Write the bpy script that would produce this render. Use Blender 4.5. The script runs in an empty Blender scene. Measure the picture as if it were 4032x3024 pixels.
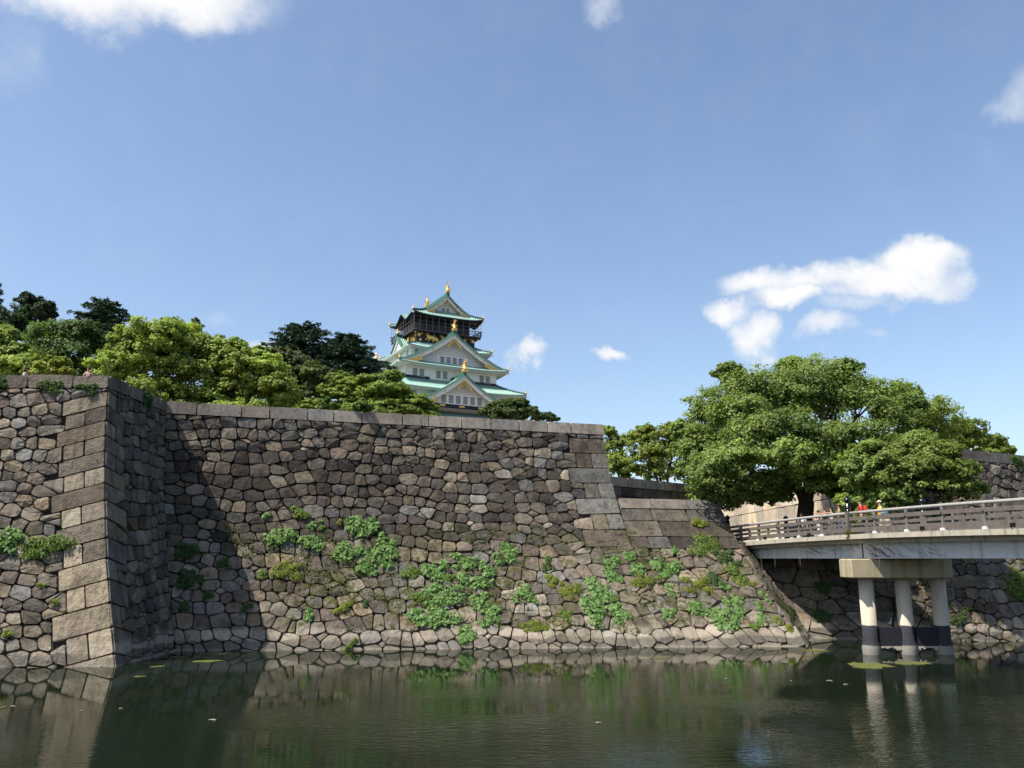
import bpy, math, random
import numpy as np
from mathutils import Vector, Matrix

R = math.radians
sc = bpy.context.scene
col = sc.collection
rnd = random.Random(7)
rng = np.random.default_rng(7)

# ---------------------------------------------------------------- camera
F_PX, PITCH, CAM_Z = 3264.0, R(11.9), 4.416
cam = bpy.data.objects.new('camera', bpy.data.cameras.new('camera'))
cam.data.sensor_width = 36.0
cam.data.lens = 36.0 * F_PX / 4032.0
cam.data.clip_start, cam.data.clip_end = 0.2, 6000.0
cam.location = (0, 0, CAM_Z)
cam.rotation_euler = (R(90) + PITCH, 0, 0)
col.objects.link(cam)
sc.camera = cam


def ray(x, y):
    u, v = x - 2016.0, y - 1512.0
    cp, sp = math.cos(PITCH), math.sin(PITCH)
    return Vector((u, F_PX * cp + v * sp, F_PX * sp - v * cp))


def at_y(x, y, Y):
    d = ray(x, y)
    return Vector((0, 0, CAM_Z)) + d * (Y / d.y)


def at_z(x, y, z):
    d = ray(x, y)
    return Vector((0, 0, CAM_Z)) + d * ((z - CAM_Z) / d.z)


# ---------------------------------------------------------------- sun and sky
SUN = Vector((-6.0, -3.5, 10.5)).normalized()
SUN_EL = math.asin(SUN.z)
SUN_AZ = math.atan2(SUN.x, SUN.y)
sun = bpy.data.objects.new('sun', bpy.data.lights.new('sun', 'SUN'))
sun.data.energy = 5.0
sun.data.angle = R(0.5)
sun.data.color = (1.0, 0.935, 0.82)
sun.rotation_euler = (-SUN).to_track_quat('-Z', 'Y').to_euler()
sun.location = (-60, -20, 100)
col.objects.link(sun)

world = bpy.data.worlds.new('World')
sc.world = world
world.use_nodes = True
wn, wl = world.node_tree.nodes, world.node_tree.links
wn.clear()


def build_sky():
    out = wn.new('ShaderNodeOutputWorld')
    bg = wn.new('ShaderNodeBackground')
    bg.inputs['Strength'].default_value = 0.121
    sky = wn.new('ShaderNodeTexSky')
    sky.sky_type = 'NISHITA'
    sky.sun_disc = False
    sky.sun_elevation = SUN_EL
    sky.sun_rotation = SUN_AZ
    sky.altitude = 20
    sky.air_density = 1.0
    sky.dust_density = 1.5
    sky.ozone_density = 1.6
    tc = wn.new('ShaderNodeTexCoord')

    def vm(op, a, b):
        n = wn.new('ShaderNodeVectorMath')
        n.operation = op
        for i, v in enumerate((a, b)):
            if v is None:
                continue
            if isinstance(v, (tuple, Vector)):
                n.inputs[i].default_value = tuple(v)
            else:
                wl.new(v, n.inputs[i])
        return n

    def m(op, a, b=None, c=None, clamp=False):
        n = wn.new('ShaderNodeMath')
        n.operation = op
        n.use_clamp = clamp
        for i, v in enumerate((a, b, c)):
            if v is None:
                continue
            if isinstance(v, (int, float)):
                n.inputs[i].default_value = v
            else:
                wl.new(v, n.inputs[i])
        return n.outputs[0]

    def noise(scale, detail, rough=0.55, off=(0, 0, 0), dist=0.0):
        a = vm('ADD', tc.outputs['Generated'], off)
        n = wn.new('ShaderNodeTexNoise')
        n.inputs['Scale'].default_value = scale
        n.inputs['Detail'].default_value = detail
        n.inputs['Roughness'].default_value = rough
        n.inputs['Distortion'].default_value = dist
        wl.new(a.outputs[0], n.inputs['Vector'])
        return n

    # directions warped a little so that the outlines of the clouds are ragged
    nz = noise(9.0, 6, 0.6)
    w1 = vm('SUBTRACT', nz.outputs['Color'], (0.5, 0.5, 0.5))
    w2 = vm('SCALE', w1.outputs[0], None)
    w2.inputs['Scale'].default_value = 0.10
    d = vm('ADD', tc.outputs['Generated'], w2.outputs[0]).outputs[0]
    blobs = [  # x, y, half width, half height (photo pixels), weight
        (330, -40, 330, 160, 1.25), (690, 0, 270, 130, 1.2), (520, -160, 540, 200, 1.3), (930, 30, 110, 100, .5),
        (20, 250, 120, 260, .38),
        (2370, 40, 110, 70, .6), (3990, 390, 110, 90, .72), (4060, 330, 120, 130, .75),
        (3590, 1035, 190, 105, 1.25), (3330, 1085, 210, 80, 1.2), (3480, 1120, 280, 85, 1.25), (3740, 1110, 120, 70, .85), (3150, 1110, 130, 65, 1.1), (3640, 1000, 140, 70, 1.2),
        (2970, 1130, 170, 75, 1.15), (3090, 1190, 150, 70, 1.2), (2880, 1260, 115, 58, 1.15), (3010, 1330, 100, 80, 1.05),
        (3270, 1320, 95, 62, 1.0), (3380, 1215, 190, 55, .8), (3420, 1370, 60, 30, .5),
        (2085, 1398, 88, 40, 1.1), (2010, 1395, 50, 38, .68), (2395, 1398, 72, 40, 1.1), (870, 1275, 90, 40, .45),
        (990, 1392, 80, 44, .75)]
    acc = None
    for (x, y, rx, ry, wgt) in blobs:
        c = ray(x, y).normalized()
        rt = Vector((c.y, -c.x, 0)).normalized()
        up = rt.cross(c)
        k = F_PX * math.hypot(1, (x - 2016) / F_PX)
        e = vm('SUBTRACT', d, c).outputs[0]
        a = m('MULTIPLY', vm('DOT_PRODUCT', e, rt).outputs['Value'], k / rx / 1.18)
        b = m('MULTIPLY', vm('DOT_PRODUCT', e, up).outputs['Value'], k / ry / 1.18)
        f = vm('DOT_PRODUCT', d, c).outputs['Value']
        q = m('ADD', m('MULTIPLY', a, a), m('MULTIPLY', b, b))
        s = m('MULTIPLY', m('SUBTRACT', 1.0, q, clamp=True), wgt)
        s = m('MULTIPLY', s, m('GREATER_THAN', f, 0.2))
        acc = s if acc is None else m('SMOOTH_MAX', acc, s, 0.25)
    # the same kind of loose cloud goes on round the rest of the sky
    fine = noise(16.0, 8, 0.62, (3.1, 1.7, 0.4), 0.3)
    dens = m('ADD', acc, m('MULTIPLY', m('MULTIPLY', m('SUBTRACT', fine.outputs['Fac'], 0.49), 1.05), m('MULTIPLY', acc, 2.2, clamp=True)))
    rest = noise(2.3, 7, 0.6, (7.3, 2.2, 5.1))
    sep = wn.new('ShaderNodeSeparateXYZ')
    wl.new(tc.outputs['Generated'], sep.inputs[0])
    away = m('MULTIPLY', m('SUBTRACT', 0.35, sep.outputs['Y'], clamp=True), 2.5, clamp=True)
    over = m('MULTIPLY', m('SUBTRACT', rest.outputs['Fac'], 0.55), 2.6)
    dens = m('MAXIMUM', dens, m('MULTIPLY', over, away))
    ss = wn.new('ShaderNodeMapRange')
    ss.interpolation_type = 'SMOOTHSTEP'
    ss.inputs['From Min'].default_value = 0.06
    ss.inputs['From Max'].default_value = 1.22
    wl.new(dens, ss.inputs['Value'])
    soft = noise(1.6, 5, 0.6, (1.3, 9.2, 3.3))
    haze = m('MULTIPLY', m('SUBTRACT', soft.outputs['Fac'], 0.46, clamp=True), 0.34, clamp=True)
    cl = m('MAXIMUM', ss.outputs[0], haze, clamp=True)
    cc = wn.new('ShaderNodeMixRGB')
    cc.inputs[1].default_value = (3.2, 3.7, 4.4, 1)
    cc.inputs[2].default_value = (5.2, 5.15, 5.15, 1)
    mr = wn.new('ShaderNodeMapRange')
    mr.inputs['From Min'].default_value = 0.25
    mr.inputs['From Max'].default_value = 1.25
    wl.new(dens, mr.inputs['Value'])
    wl.new(mr.outputs[0], cc.inputs[0])
    tint = wn.new('ShaderNodeMixRGB')
    tint.blend_type = 'MULTIPLY'
    tint.inputs[0].default_value = 1.0
    tint.inputs[2].default_value = (1.0, 1.0, 1.0, 1)
    wl.new(sky.outputs[0], tint.inputs[1])
    mx = wn.new('ShaderNodeMixRGB')
    wl.new(cl, mx.inputs[0])
    wl.new(tint.outputs[0], mx.inputs[1])
    wl.new(cc.outputs[0], mx.inputs[2])
    wl.new(mx.outputs[0], bg.inputs['Color'])
    wl.new(bg.outputs[0], out.inputs['Surface'])


build_sky()
sc.view_settings.view_transform = 'Standard'
sc.view_settings.look = 'None'
sc.view_settings.exposure = 0.72
sc.view_settings.gamma = 1.0
sc.view_settings.use_curve_mapping = False
sc.render.engine = 'CYCLES'
sc.cycles.max_bounces = 8
sc.cycles.transparent_max_bounces = 4
sc.cycles.use_denoising = True


# ---------------------------------------------------------------- helpers
def mesh_np(name, verts, faces, smooth=False):
    """verts (N,3); faces: list of arrays (M,k)"""
    if not isinstance(faces, list):
        faces = [faces]
    faces = [np.asarray(f, dtype=np.int32) for f in faces if len(f)]
    me = bpy.data.meshes.new(name)
    verts = np.asarray(verts, dtype=np.float32)
    me.vertices.add(len(verts))
    me.vertices.foreach_set('co', verts.ravel())
    nl = sum(f.size for f in faces)
    npoly = sum(len(f) for f in faces)
    me.loops.add(nl)
    me.loops.foreach_set('vertex_index', np.concatenate([f.ravel() for f in faces]))
    me.polygons.add(npoly)
    st, o = [], 0
    for f in faces:
        k = f.shape[1]
        st.append(o + np.arange(len(f), dtype=np.int32) * k)
        o += f.size
    me.polygons.foreach_set('loop_start', np.concatenate(st))
    if smooth:
        me.polygons.foreach_set('use_smooth', np.ones(npoly, dtype=bool))
    me.update(calc_edges=True)
    return me


def set_col(me, name, cols):
    a = me.attributes.new(name, 'FLOAT_COLOR', 'POINT')
    a.data.foreach_set('color', np.asarray(cols, dtype=np.float32).ravel())


class MB:
    """collects shapes into one mesh"""

    def __init__(self):
        self.v, self.f, self.c = [], [], []
        self.cur = None

    def add(self, vs, fs):
        o = len(self.v)
        self.v.extend([tuple(p) for p in vs])
        self.f.extend([tuple(i + o for i in f) for f in fs])
        if self.cur is not None:
            self.c.extend([self.cur] * len(vs))
        return self

    def box(self, c, s, rz=0.0, bevel=0.0, M=None):
        hx, hy, hz = s[0] / 2, s[1] / 2, s[2] / 2
        b = min(bevel, hx * .45, hy * .45, hz * .45)
        if b <= 0:
            vs = [(x, y, z) for z in (-hz, hz) for (x, y) in ((-hx, -hy), (hx, -hy), (hx, hy), (-hx, hy))]
            fs = [(3, 2, 1, 0), (4, 5, 6, 7)] + [(i, (i + 1) % 4, 4 + (i + 1) % 4, 4 + i) for i in range(4)]
        else:
            rings = []
            for (z, ins) in ((-hz, b), (-hz + b, 0), (hz - b, 0), (hz, b)):
                ax, ay, cc = hx - ins, hy - ins, b * .9
                rings.append([(-ax + cc, -ay, z), (ax - cc, -ay, z), (ax, -ay + cc, z), (ax, ay - cc, z),
                              (ax - cc, ay, z), (-ax + cc, ay, z), (-ax, ay - cc, z), (-ax, -ay + cc, z)])
            vs = [p for r in rings for p in r]
            fs = [tuple(range(7, -1, -1)), tuple(range(24, 32))]
            for k in range(3):
                fs += [(k * 8 + i, k * 8 + (i + 1) % 8, k * 8 + 8 + (i + 1) % 8, k * 8 + 8 + i) for i in range(8)]
        ca, sa = math.cos(rz), math.sin(rz)
        out = []
        for (x, y, z) in vs:
            if M is not None:
                p = M @ Vector((x, y, z))
                out.append((p.x + c[0], p.y + c[1], p.z + c[2]))
            else:
                out.append((c[0] + x * ca - y * sa, c[1] + x * sa + y * ca, c[2] + z))
        return self.add(out, fs)

    def bar(self, a, b, w, h, up=(0, 0, 1), bevel=0.0):
        """box beam from a to b, w across, h along up"""
        a, b = Vector(a), Vector(b)
        d = b - a
        L = d.length
        d.normalize()
        up = Vector(up)
        s = d.cross(up).normalized()
        u = s.cross(d)
        M = Matrix((d, s, u)).transposed()
        return self.box((a + b) / 2, (L, w, h), bevel=bevel, M=M)

    def tube(self, pts, rads, n=8, cap=True):
        pts = [Vector(p) for p in pts]
        if not isinstance(rads, (list, tuple)):
            rads = [rads] * len(pts)
        vs, fs = [], []
        ref = Vector((0.13, 0.31, 1)).normalized()
        for i, p in enumerate(pts):
            d = (pts[min(i + 1, len(pts) - 1)] - pts[max(i - 1, 0)])
            d = d.normalized() if d.length > 1e-9 else Vector((0, 0, 1))
            rf = ref if abs(d.dot(ref)) < .95 else Vector((1, 0.2, 0)).normalized()
            s = d.cross(rf).normalized()
            t = s.cross(d)
            for k in range(n):
                a = 2 * math.pi * k / n
                vs.append(p + (s * math.cos(a) + t * math.sin(a)) * rads[i])
        for i in range(len(pts) - 1):
            fs += [(i * n + k, i * n + (k + 1) % n, i * n + n + (k + 1) % n, i * n + n + k) for k in range(n)]
        if cap:
            fs += [tuple(range(n - 1, -1, -1)), tuple(range((len(pts) - 1) * n, len(pts) * n))]
        return self.add(vs, fs)

    def lathe(self, c, prof, n=12):
        vs, fs = [], []
        for (r, z) in prof:
            for k in range(n):
                a = 2 * math.pi * k / n
                vs.append((c[0] + r * math.cos(a), c[1] + r * math.sin(a), c[2] + z))
        m = len(prof)
        for i in range(m - 1):
            fs += [(i * n + k, i * n + (k + 1) % n, i * n + n + (k + 1) % n, i * n + n + k) for k in range(n)]
        fs += [tuple(range(n - 1, -1, -1)), tuple(range((m - 1) * n, m * n))]
        return self.add(vs, fs)

    def ball(self, c, r, n=8, m=6, M=None):
        vs, fs = [], []
        for i in range(m + 1):
            th = math.pi * i / m
            for k in range(n):
                ph = 2 * math.pi * k / n
                p = Vector((r[0] * math.sin(th) * math.cos(ph), r[1] * math.sin(th) * math.sin(ph), r[2] * math.cos(th)))
                if M is not None:
                    p = M @ p
                vs.append(Vector(c) + p)
        for i in range(m):
            fs += [(i * n + k, i * n + n + k, i * n + n + (k + 1) % n, i * n + (k + 1) % n) for k in range(n)]
        return self.add(vs, fs)

    def prism(self, poly, y0, y1):
        """polygon in x,z pulled from y0 to y1"""
        n = len(poly)
        vs = [(x, y0, z) for (x, z) in poly] + [(x, y1, z) for (x, z) in poly]
        fs = [tuple(range(n)), tuple(range(2 * n - 1, n - 1, -1))]
        fs += [(i, n + i, n + (i + 1) % n, (i + 1) % n) for i in range(n)]
        return self.add(vs, fs)

    def mesh(self, name, smooth=False):
        me = bpy.data.meshes.new(name)
        me.from_pydata(self.v, [], self.f)
        if smooth:
            me.polygons.foreach_set('use_smooth', np.ones(len(me.polygons), dtype=bool))
        if self.c and len(self.c) == len(self.v):
            set_col(me, 'tint', self.c)
        me.update()
        return me

    def build(self, name, mat, parent=None, smooth=False, **kw):
        return obj(name, self.mesh(name, smooth), mat, parent, **kw)


def obj(name, me, mat=None, parent=None, kind=None, label=None):
    o = bpy.data.objects.new(name, me)
    if mat is not None and me is not None and not len(me.materials):
        me.materials.append(mat)
    if parent is not None:
        o.parent = parent
        if not parent.get('local'):
            o.matrix_parent_inverse = Matrix.Translation(-Vector(parent.location))
    if kind:
        o['kind'] = kind
    if label:
        o['label'] = label
    col.objects.link(o)
    return o


def tag(o, label, cat=None, group=None, kind=None):
    o['label'] = label
    if cat:
        o['category'] = cat
    if group:
        o['group'] = group
    if kind:
        o['kind'] = kind
    return o


def empty(name, loc, label, cat, group=None):
    o = bpy.data.objects.new(name, None)
    o.empty_display_size = 0.3
    o.location = loc
    col.objects.link(o)
    return tag(o, label, cat, group)


# ---------------------------------------------------------------- materials
class NT:
    def __init__(self, name):
        self.mat = bpy.data.materials.new(name)
        self.mat.use_nodes = True
        self.n, self.l = self.mat.node_tree.nodes, self.mat.node_tree.links
        self.n.clear()
        self.out = self.n.new('ShaderNodeOutputMaterial')
        self.geo = self.n.new('ShaderNodeNewGeometry')
        self.tc = self.n.new('ShaderNodeTexCoord')

    def put(self, v, s):
        if isinstance(v, (int, float)):
            s.default_value = v
        elif isinstance(v, tuple):
            s.default_value = v if len(v) == len(s.default_value) else v + (1,)
        else:
            self.l.new(v, s)

    def node(self, t, **kw):
        n = self.n.new(t)
        for k, v in kw.items():
            if k in n.inputs:
                self.put(v, n.inputs[k])
            else:
                setattr(n, k, v)
        return n

    def noise(self, scale, detail=4, rough=.55, stretch=None, space=None, dist=0):
        vec = space if space is not None else self.geo.outputs['Position']
        if stretch:
            mp = self.node('ShaderNodeMapping')
            self.l.new(vec, mp.inputs['Vector'])
            mp.inputs['Scale'].default_value = stretch
            vec = mp.outputs[0]
        n = self.node('ShaderNodeTexNoise', Scale=float(scale), Detail=float(detail), Roughness=rough, Distortion=float(dist))
        self.l.new(vec, n.inputs['Vector'])
        return n.outputs['Fac']

    def ramp(self, v, a, b, lo=0.0, hi=1.0):
        n = self.node('ShaderNodeMapRange', interpolation_type='SMOOTHSTEP')
        n.clamp = True
        for k, x in (('From Min', a), ('From Max', b), ('To Min', lo), ('To Max', hi)):
            n.inputs[k].default_value = x
        self.l.new(v, n.inputs['Value'])
        return n.outputs[0]

    def m(self, op, a, b=0.0):
        n = self.node('ShaderNodeMath', operation=op)
        self.put(a, n.inputs[0])
        self.put(b, n.inputs[1])
        return n.outputs[0]

    def mix(self, f, a, b, mode='MIX'):
        n = self.node('ShaderNodeMixRGB', blend_type=mode)
        self.put(f, n.inputs[0])
        self.put(a, n.inputs[1])
        self.put(b, n.inputs[2])
        return n.outputs[0]

    def bsdf(self, color, rough=.8, bump=None, bstr=.5, bdist=.05, metal=0.0, spec=.3):
        p = self.node('ShaderNodeBsdfPrincipled')
        self.put(color, p.inputs['Base Color'])
        self.put(rough, p.inputs['Roughness'])
        p.inputs['Metallic'].default_value = metal
        p.inputs['Specular IOR Level'].default_value = spec
        if bump is not None:
            b = self.node('ShaderNodeBump', Strength=bstr, Distance=bdist)
            self.l.new(bump, b.inputs['Height'])
            self.l.new(b.outputs[0], p.inputs['Normal'])
        self.l.new(p.outputs[0], self.out.inputs['Surface'])
        self.p = p
        return self.mat


def mat_stone(name, dark=.55, streak=.5, lichen=.5, rough_dress=False, water=True):
    t = NT(name)
    at = t.node('ShaderNodeAttribute', attribute_name='tint')
    c = at.outputs['Color']
    big = t.noise(1.1, 5, .6)
    mid = t.noise(4.5, 6, .62)
    fine = t.noise(22, 5, .6)
    c = t.mix(t.ramp(big, .42, .68, 0, dark), c, t.mix(1.0, c, (.36, .35, .36), 'MULTIPLY'))
    c = t.mix(t.ramp(mid, .50, .66, 0, .55), c, t.mix(1.0, c, (.50, .49, .50), 'MULTIPLY'))
    c = t.mix(t.ramp(fine, .3, .7, 0, .65), t.mix(1.0, c, (1.28, 1.26, 1.22), 'MULTIPLY'), t.mix(1.0, c, (.70, .70, .70), 'MULTIPLY'))
    st = t.noise(1.0, 5, .6, stretch=(3.4, 3.4, .28))
    lich = t.ramp(t.noise(.33, 5, .68), .47, .64, 0, .5)
    c = t.mix(lich, c, t.mix(1.0, c, (.52, .51, .50), 'MULTIPLY'))
    c = t.mix(t.ramp(st, .47, .66, 0, streak), c, t.mix(1.0, c, (.34, .32, .31), 'MULTIPLY'))
    li = t.noise(9, 3, .5)
    c = t.mix(t.m('MULTIPLY', t.ramp(li, .66, .74, 0, lichen), t.ramp(t.noise(.7, 2), .45, .6)), c, (.40, .395, .36))
    if water:
        z = t.node('ShaderNodeSeparateXYZ')
        t.l.new(t.geo.outputs['Position'], z.inputs[0])
        zz = t.m('ADD', z.outputs[2], t.m('MULTIPLY', t.m('SUBTRACT', t.noise(.8, 4), .5), .60))
        pale = t.m('MULTIPLY', t.ramp(zz, .42, .55), t.ramp(zz, .78, 1.15, 1, 0))
        pale = t.m('MULTIPLY', pale, t.ramp(t.noise(.55, 4, .65), .34, .62, .15, 1.0))
        c = t.mix(t.m('MULTIPLY', pale, .62), c, (.40, .35, .285))
        c = t.mix(t.ramp(zz, .34, .52, .5, 0), c, (.125, .115, .10))
        c = t.mix(t.ramp(zz, .02, .14, .55, 0), c, (.25, .22, .18))
        ms = t.m('MULTIPLY', t.ramp(t.noise(.42, 3, .6), .44, .56), t.ramp(t.noise(3.5, 4, .65), .45, .58))
        ms = t.m('MULTIPLY', ms, at.outputs['Alpha'])
        c = t.mix(t.m('MULTIPLY', ms, .95), c, t.mix(t.noise(5, 3), (.060, .046, .014), (.060, .072, .018)))
    if rough_dress:
        bh = t.m('ADD', t.m('MULTIPLY', t.noise(13, 4, .6, dist=.6), 1.3), t.m('MULTIPLY', fine, .4))
        return t.bsdf(c, .92, bh, .75, .05, spec=.2)
    bh = t.m('ADD', t.m('MULTIPLY', mid, 1.5), t.m('MULTIPLY', fine, .55))
    return t.bsdf(c, .92, bh, .85, .07, spec=.2)


def mat_plain(name, c, rough=.8, var=.25, scale=3.0, bump=.0, metal=0.0, spec=.3, streak=0.0, attr=False):
    t = NT(name)
    col_ = t.node('ShaderNodeAttribute', attribute_name='tint').outputs['Color'] if attr else c
    n = t.noise(scale, 5, .6)
    k = t.mix(n, t.mix(1.0, col_, (1 - var,) * 3, 'MULTIPLY'), t.mix(1.0, col_, (1 + var,) * 3, 'MULTIPLY'))
    if streak:
        s = t.noise(1.0, 5, .6, stretch=(3.0, 3.0, .22))
        k = t.mix(t.ramp(s, .50, .70, 0, streak), k, t.mix(1.0, k, (.38, .36, .33), 'MULTIPLY'))
    return t.bsdf(k, rough, n if bump else None, bump, .03, metal, spec)


def mat_leaf(name, trans=.42):
    t = NT(name)
    at = t.node('ShaderNodeAttribute', attribute_name='tint').outputs['Color']
    p = t.node('ShaderNodeBsdfPrincipled', Roughness=.55)
    p.inputs['Specular IOR Level'].default_value = .25
    t.l.new(at, p.inputs['Base Color'])
    tr = t.node('ShaderNodeBsdfTranslucent')
    t.l.new(t.mix(1.0, at, (1.25, 1.35, .6), 'MULTIPLY'), tr.inputs['Color'])
    mx = t.node('ShaderNodeMixShader')
    mx.inputs[0].default_value = trans
    t.l.new(p.outputs[0], mx.inputs[1])
    t.l.new(tr.outputs[0], mx.inputs[2])
    t.l.new(mx.outputs[0], t.out.inputs['Surface'])
    return t.mat


def mat_water():
    t = NT('moat_water')
    big = t.noise(.16, 2, .5, stretch=(.7, 1, 1))
    rip = t.noise(1.0, 3, .55, stretch=(2.3, 5.2, 1))
    rip2 = t.noise(1.0, 2, .5, stretch=(.55, 1.3, 1))
    sp = t.node('ShaderNodeSeparateXYZ')
    t.l.new(t.geo.outputs['Position'], sp.inputs[0])
    near = t.m('MULTIPLY', t.ramp(sp.outputs[1], 15, 39, 3.8, .10), t.ramp(sp.outputs[0], -13, 0, .22, 1.0))
    amp = t.m('MULTIPLY', t.ramp(big, .38, .62, .10, 1.0), near)
    h = t.m('ADD', t.m('MULTIPLY', rip, amp), t.m('MULTIPLY', rip2, .16))
    c = t.mix(t.noise(.25, 3), (.0045, .0090, .0048), (.0080, .0120, .0050))
    m = t.bsdf(c, .03, h, 1.0, .011, spec=.25)
    t.p.inputs['IOR'].default_value = 1.333
    return m


M = {}
M['stone'] = mat_stone('weathered_stone')
M['coping'] = mat_stone('dressed_granite', .35, .35, .2, True, False)
M['coping_old'] = mat_stone('worn_coping_stone', .45, .55, .4, False, False)
M['gate_stone'] = mat_stone('pale_gate_stone', .12, .25, .0, True, False)
M['joint'] = mat_plain('earth_in_joints', (.030, .027, .024), .95, .4, 4)
M['leaf'] = mat_leaf('leaf')
M['needle'] = mat_leaf('needle', .12)
M['bark'] = mat_plain('bark', (.035, .028, .022), .95, .4, 6, .6)
M['twig'] = mat_plain('pale_twig', (.20, .17, .14), .95, .3, 6)
M['water'] = mat_water()
M['ground'] = mat_plain('earth_and_gravel', (.17, .14, .10), .95, .3, .8)
M['algae'] = mat_plain('algae', (.085, .095, .022), .7, .5, 6, .4)


# ---------------------------------------------------------------- masonry
def clip(poly, nx, ny, c):
    out = []
    n = len(poly)
    for i in range(n):
        ax, ay = poly[i]
        bx, by = poly[(i + 1) % n]
        da, db = ax * nx + ay * ny - c, bx * nx + by * ny - c
        if da <= 0:
            out.append((ax, ay))
        if (da < 0 < db) or (db < 0 < da):
            k = da / (da - db)
            out.append((ax + (bx - ax) * k, ay + (by - ay) * k))
    return out


def area(p):
    return .5 * abs(sum(p[i][0] * p[(i + 1) % len(p)][1] - p[(i + 1) % len(p)][0] * p[i][1] for i in range(len(p))))


def ccw(p):
    a = sum(p[i][0] * p[(i + 1) % len(p)][1] - p[(i + 1) % len(p)][0] * p[i][1] for i in range(len(p)))
    return p if a > 0 else p[::-1]


def edges(p):
    for i in range(len(p)):
        (ax, ay), (bx, by) = p[i], p[(i + 1) % len(p)]
        dx, dy = bx - ax, by - ay
        L = math.hypot(dx, dy)
        if L > 1e-6:
            yield dy / L, -dx / L, (dy * ax - dx * ay) / L


def inset(p, g):
    q = p
    for (nx, ny, c) in list(edges(p)):
        q = clip(q, nx, ny, c - g)
        if len(q) < 3:
            return []
    return q


def dedupe(p, eps):
    out = []
    for q in p:
        if not out or math.hypot(q[0] - out[-1][0], q[1] - out[-1][1]) > eps:
            out.append(q)
    while len(out) > 3 and math.hypot(out[0][0] - out[-1][0], out[0][1] - out[-1][1]) <= eps:
        out.pop()
    return out


def cells(seeds, wts, dom, obstacles, rmax):
    KY = 1.6  # rows count for more than columns: flatter beds
    dom = (dom[0], dom[1], dom[2] * KY, dom[3] * KY)
    obstacles = [obstacle([(x, y * KY) for x, y in o['p']]) for o in obstacles]
    live = []
    for i, (x, y) in enumerate(seeds):
        if not any(max(nx * x + ny * y * KY - c for nx, ny, c in o['e']) < .10 for o in obstacles):
            live.append(i)
    S = np.array([(seeds[i][0], seeds[i][1] * KY) for i in live])
    Wt = np.array([wts[i] for i in live])
    res = []
    for i in range(len(S)):
        x, y = S[i]
        d2 = ((S - S[i]) ** 2).sum(1)
        idx = np.argsort(d2)[1:26]
        p = [(x - rmax, y - rmax), (x + rmax, y - rmax), (x + rmax, y + rmax), (x - rmax, y + rmax)]
        p = clip(p, 1, 0, dom[1]); p = clip(p, -1, 0, -dom[0]); p = clip(p, 0, 1, dom[3]); p = clip(p, 0, -1, -dom[2])
        for j in idx:
            nx, ny = S[j] - S[i]
            c = (S[j] @ S[j] - S[i] @ S[i] - (Wt[j] - Wt[i])) / 2
            p = clip(p, nx, ny, c)
            if len(p) < 3:
                break
        if len(p) < 3:
            continue
        dead = False
        for ob in obstacles:
            bb = ob['bb']
            if x < bb[0] - rmax or x > bb[1] + rmax or y < bb[2] - rmax or y > bb[3] + rmax:
                continue
            best = None
            for (nx, ny, c) in ob['e']:
                if nx * x + ny * y - c > .02:
                    q = clip(p, -nx, -ny, -c)
                    if len(q) > 2 and (best is None or area(q) > best[0]):
                        best = (area(q), q)
            p = best[1] if best else []
            if len(p) < 3:
                break
        if dead or len(p) < 3:
            continue
        p = dedupe(ccw([(a, b / KY) for a, b in p]), .05)
        if len(p) >= 3 and area(p) > .02:
            res.append(p)
    return res


def obstacle(p):
    p = ccw(p)
    xs, ys = [q[0] for q in p], [q[1] for q in p]
    return {'p': p, 'e': list(edges(p)), 'bb': (min(xs), max(xs), min(ys), max(ys))}


class Surface:
    """battered, hollow-curved wall face between stations (s, bottom xy, top xy)"""

    def __init__(self, st, z0, H, ex, out):
        self.st, self.z0, self.H, self.ex, self.o = st, z0, H, ex, Vector(out)
        self.L = st[-1][0]

    def p(self, s, t):
        st = self.st
        i = 0
        while i < len(st) - 2 and s > st[i + 1][0]:
            i += 1
        k = (s - st[i][0]) / (st[i + 1][0] - st[i][0])
        r = (self.H - t) / self.H
        f = 1 - (r ** self.ex if r >= 0 else -((-r) ** self.ex))
        if t < 0:
            f = 1 - (1 + self.ex * (-t) / self.H)
        bx = st[i][1][0] * (1 - k) + st[i + 1][1][0] * k
        by = st[i][1][1] * (1 - k) + st[i + 1][1][1] * k
        tx = st[i][2][0] * (1 - k) + st[i + 1][2][0] * k
        ty = st[i][2][1] * (1 - k) + st[i + 1][2][1] * k
        return Vector((bx + (tx - bx) * f, by + (ty - by) * f, self.z0 + t))

    def n(self, s, t):
        a = self.p(s + .05, t) - self.p(s - .05, t)
        b = self.p(s, t + .05) - self.p(s, t - .05)
        n = a.cross(b).normalized()
        return n if n.dot(self.o) > 0 else -n

    def find(self, x, y, n=90, m=60, tmax=None):
        """the wall point seen at a photo pixel"""
        d = ray(x, y).normalized()
        best = None
        for i in range(n + 1):
            for j in range(m + 1):
                s, t = self.L * i / n, (tmax or self.H) * j / m
                q = self.p(s, t) - cam.location
                e = (q - d * q.dot(d)).length
                if best is None or e < best[0]:
                    best = (e, s, t)
        return best[1], best[2]


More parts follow.
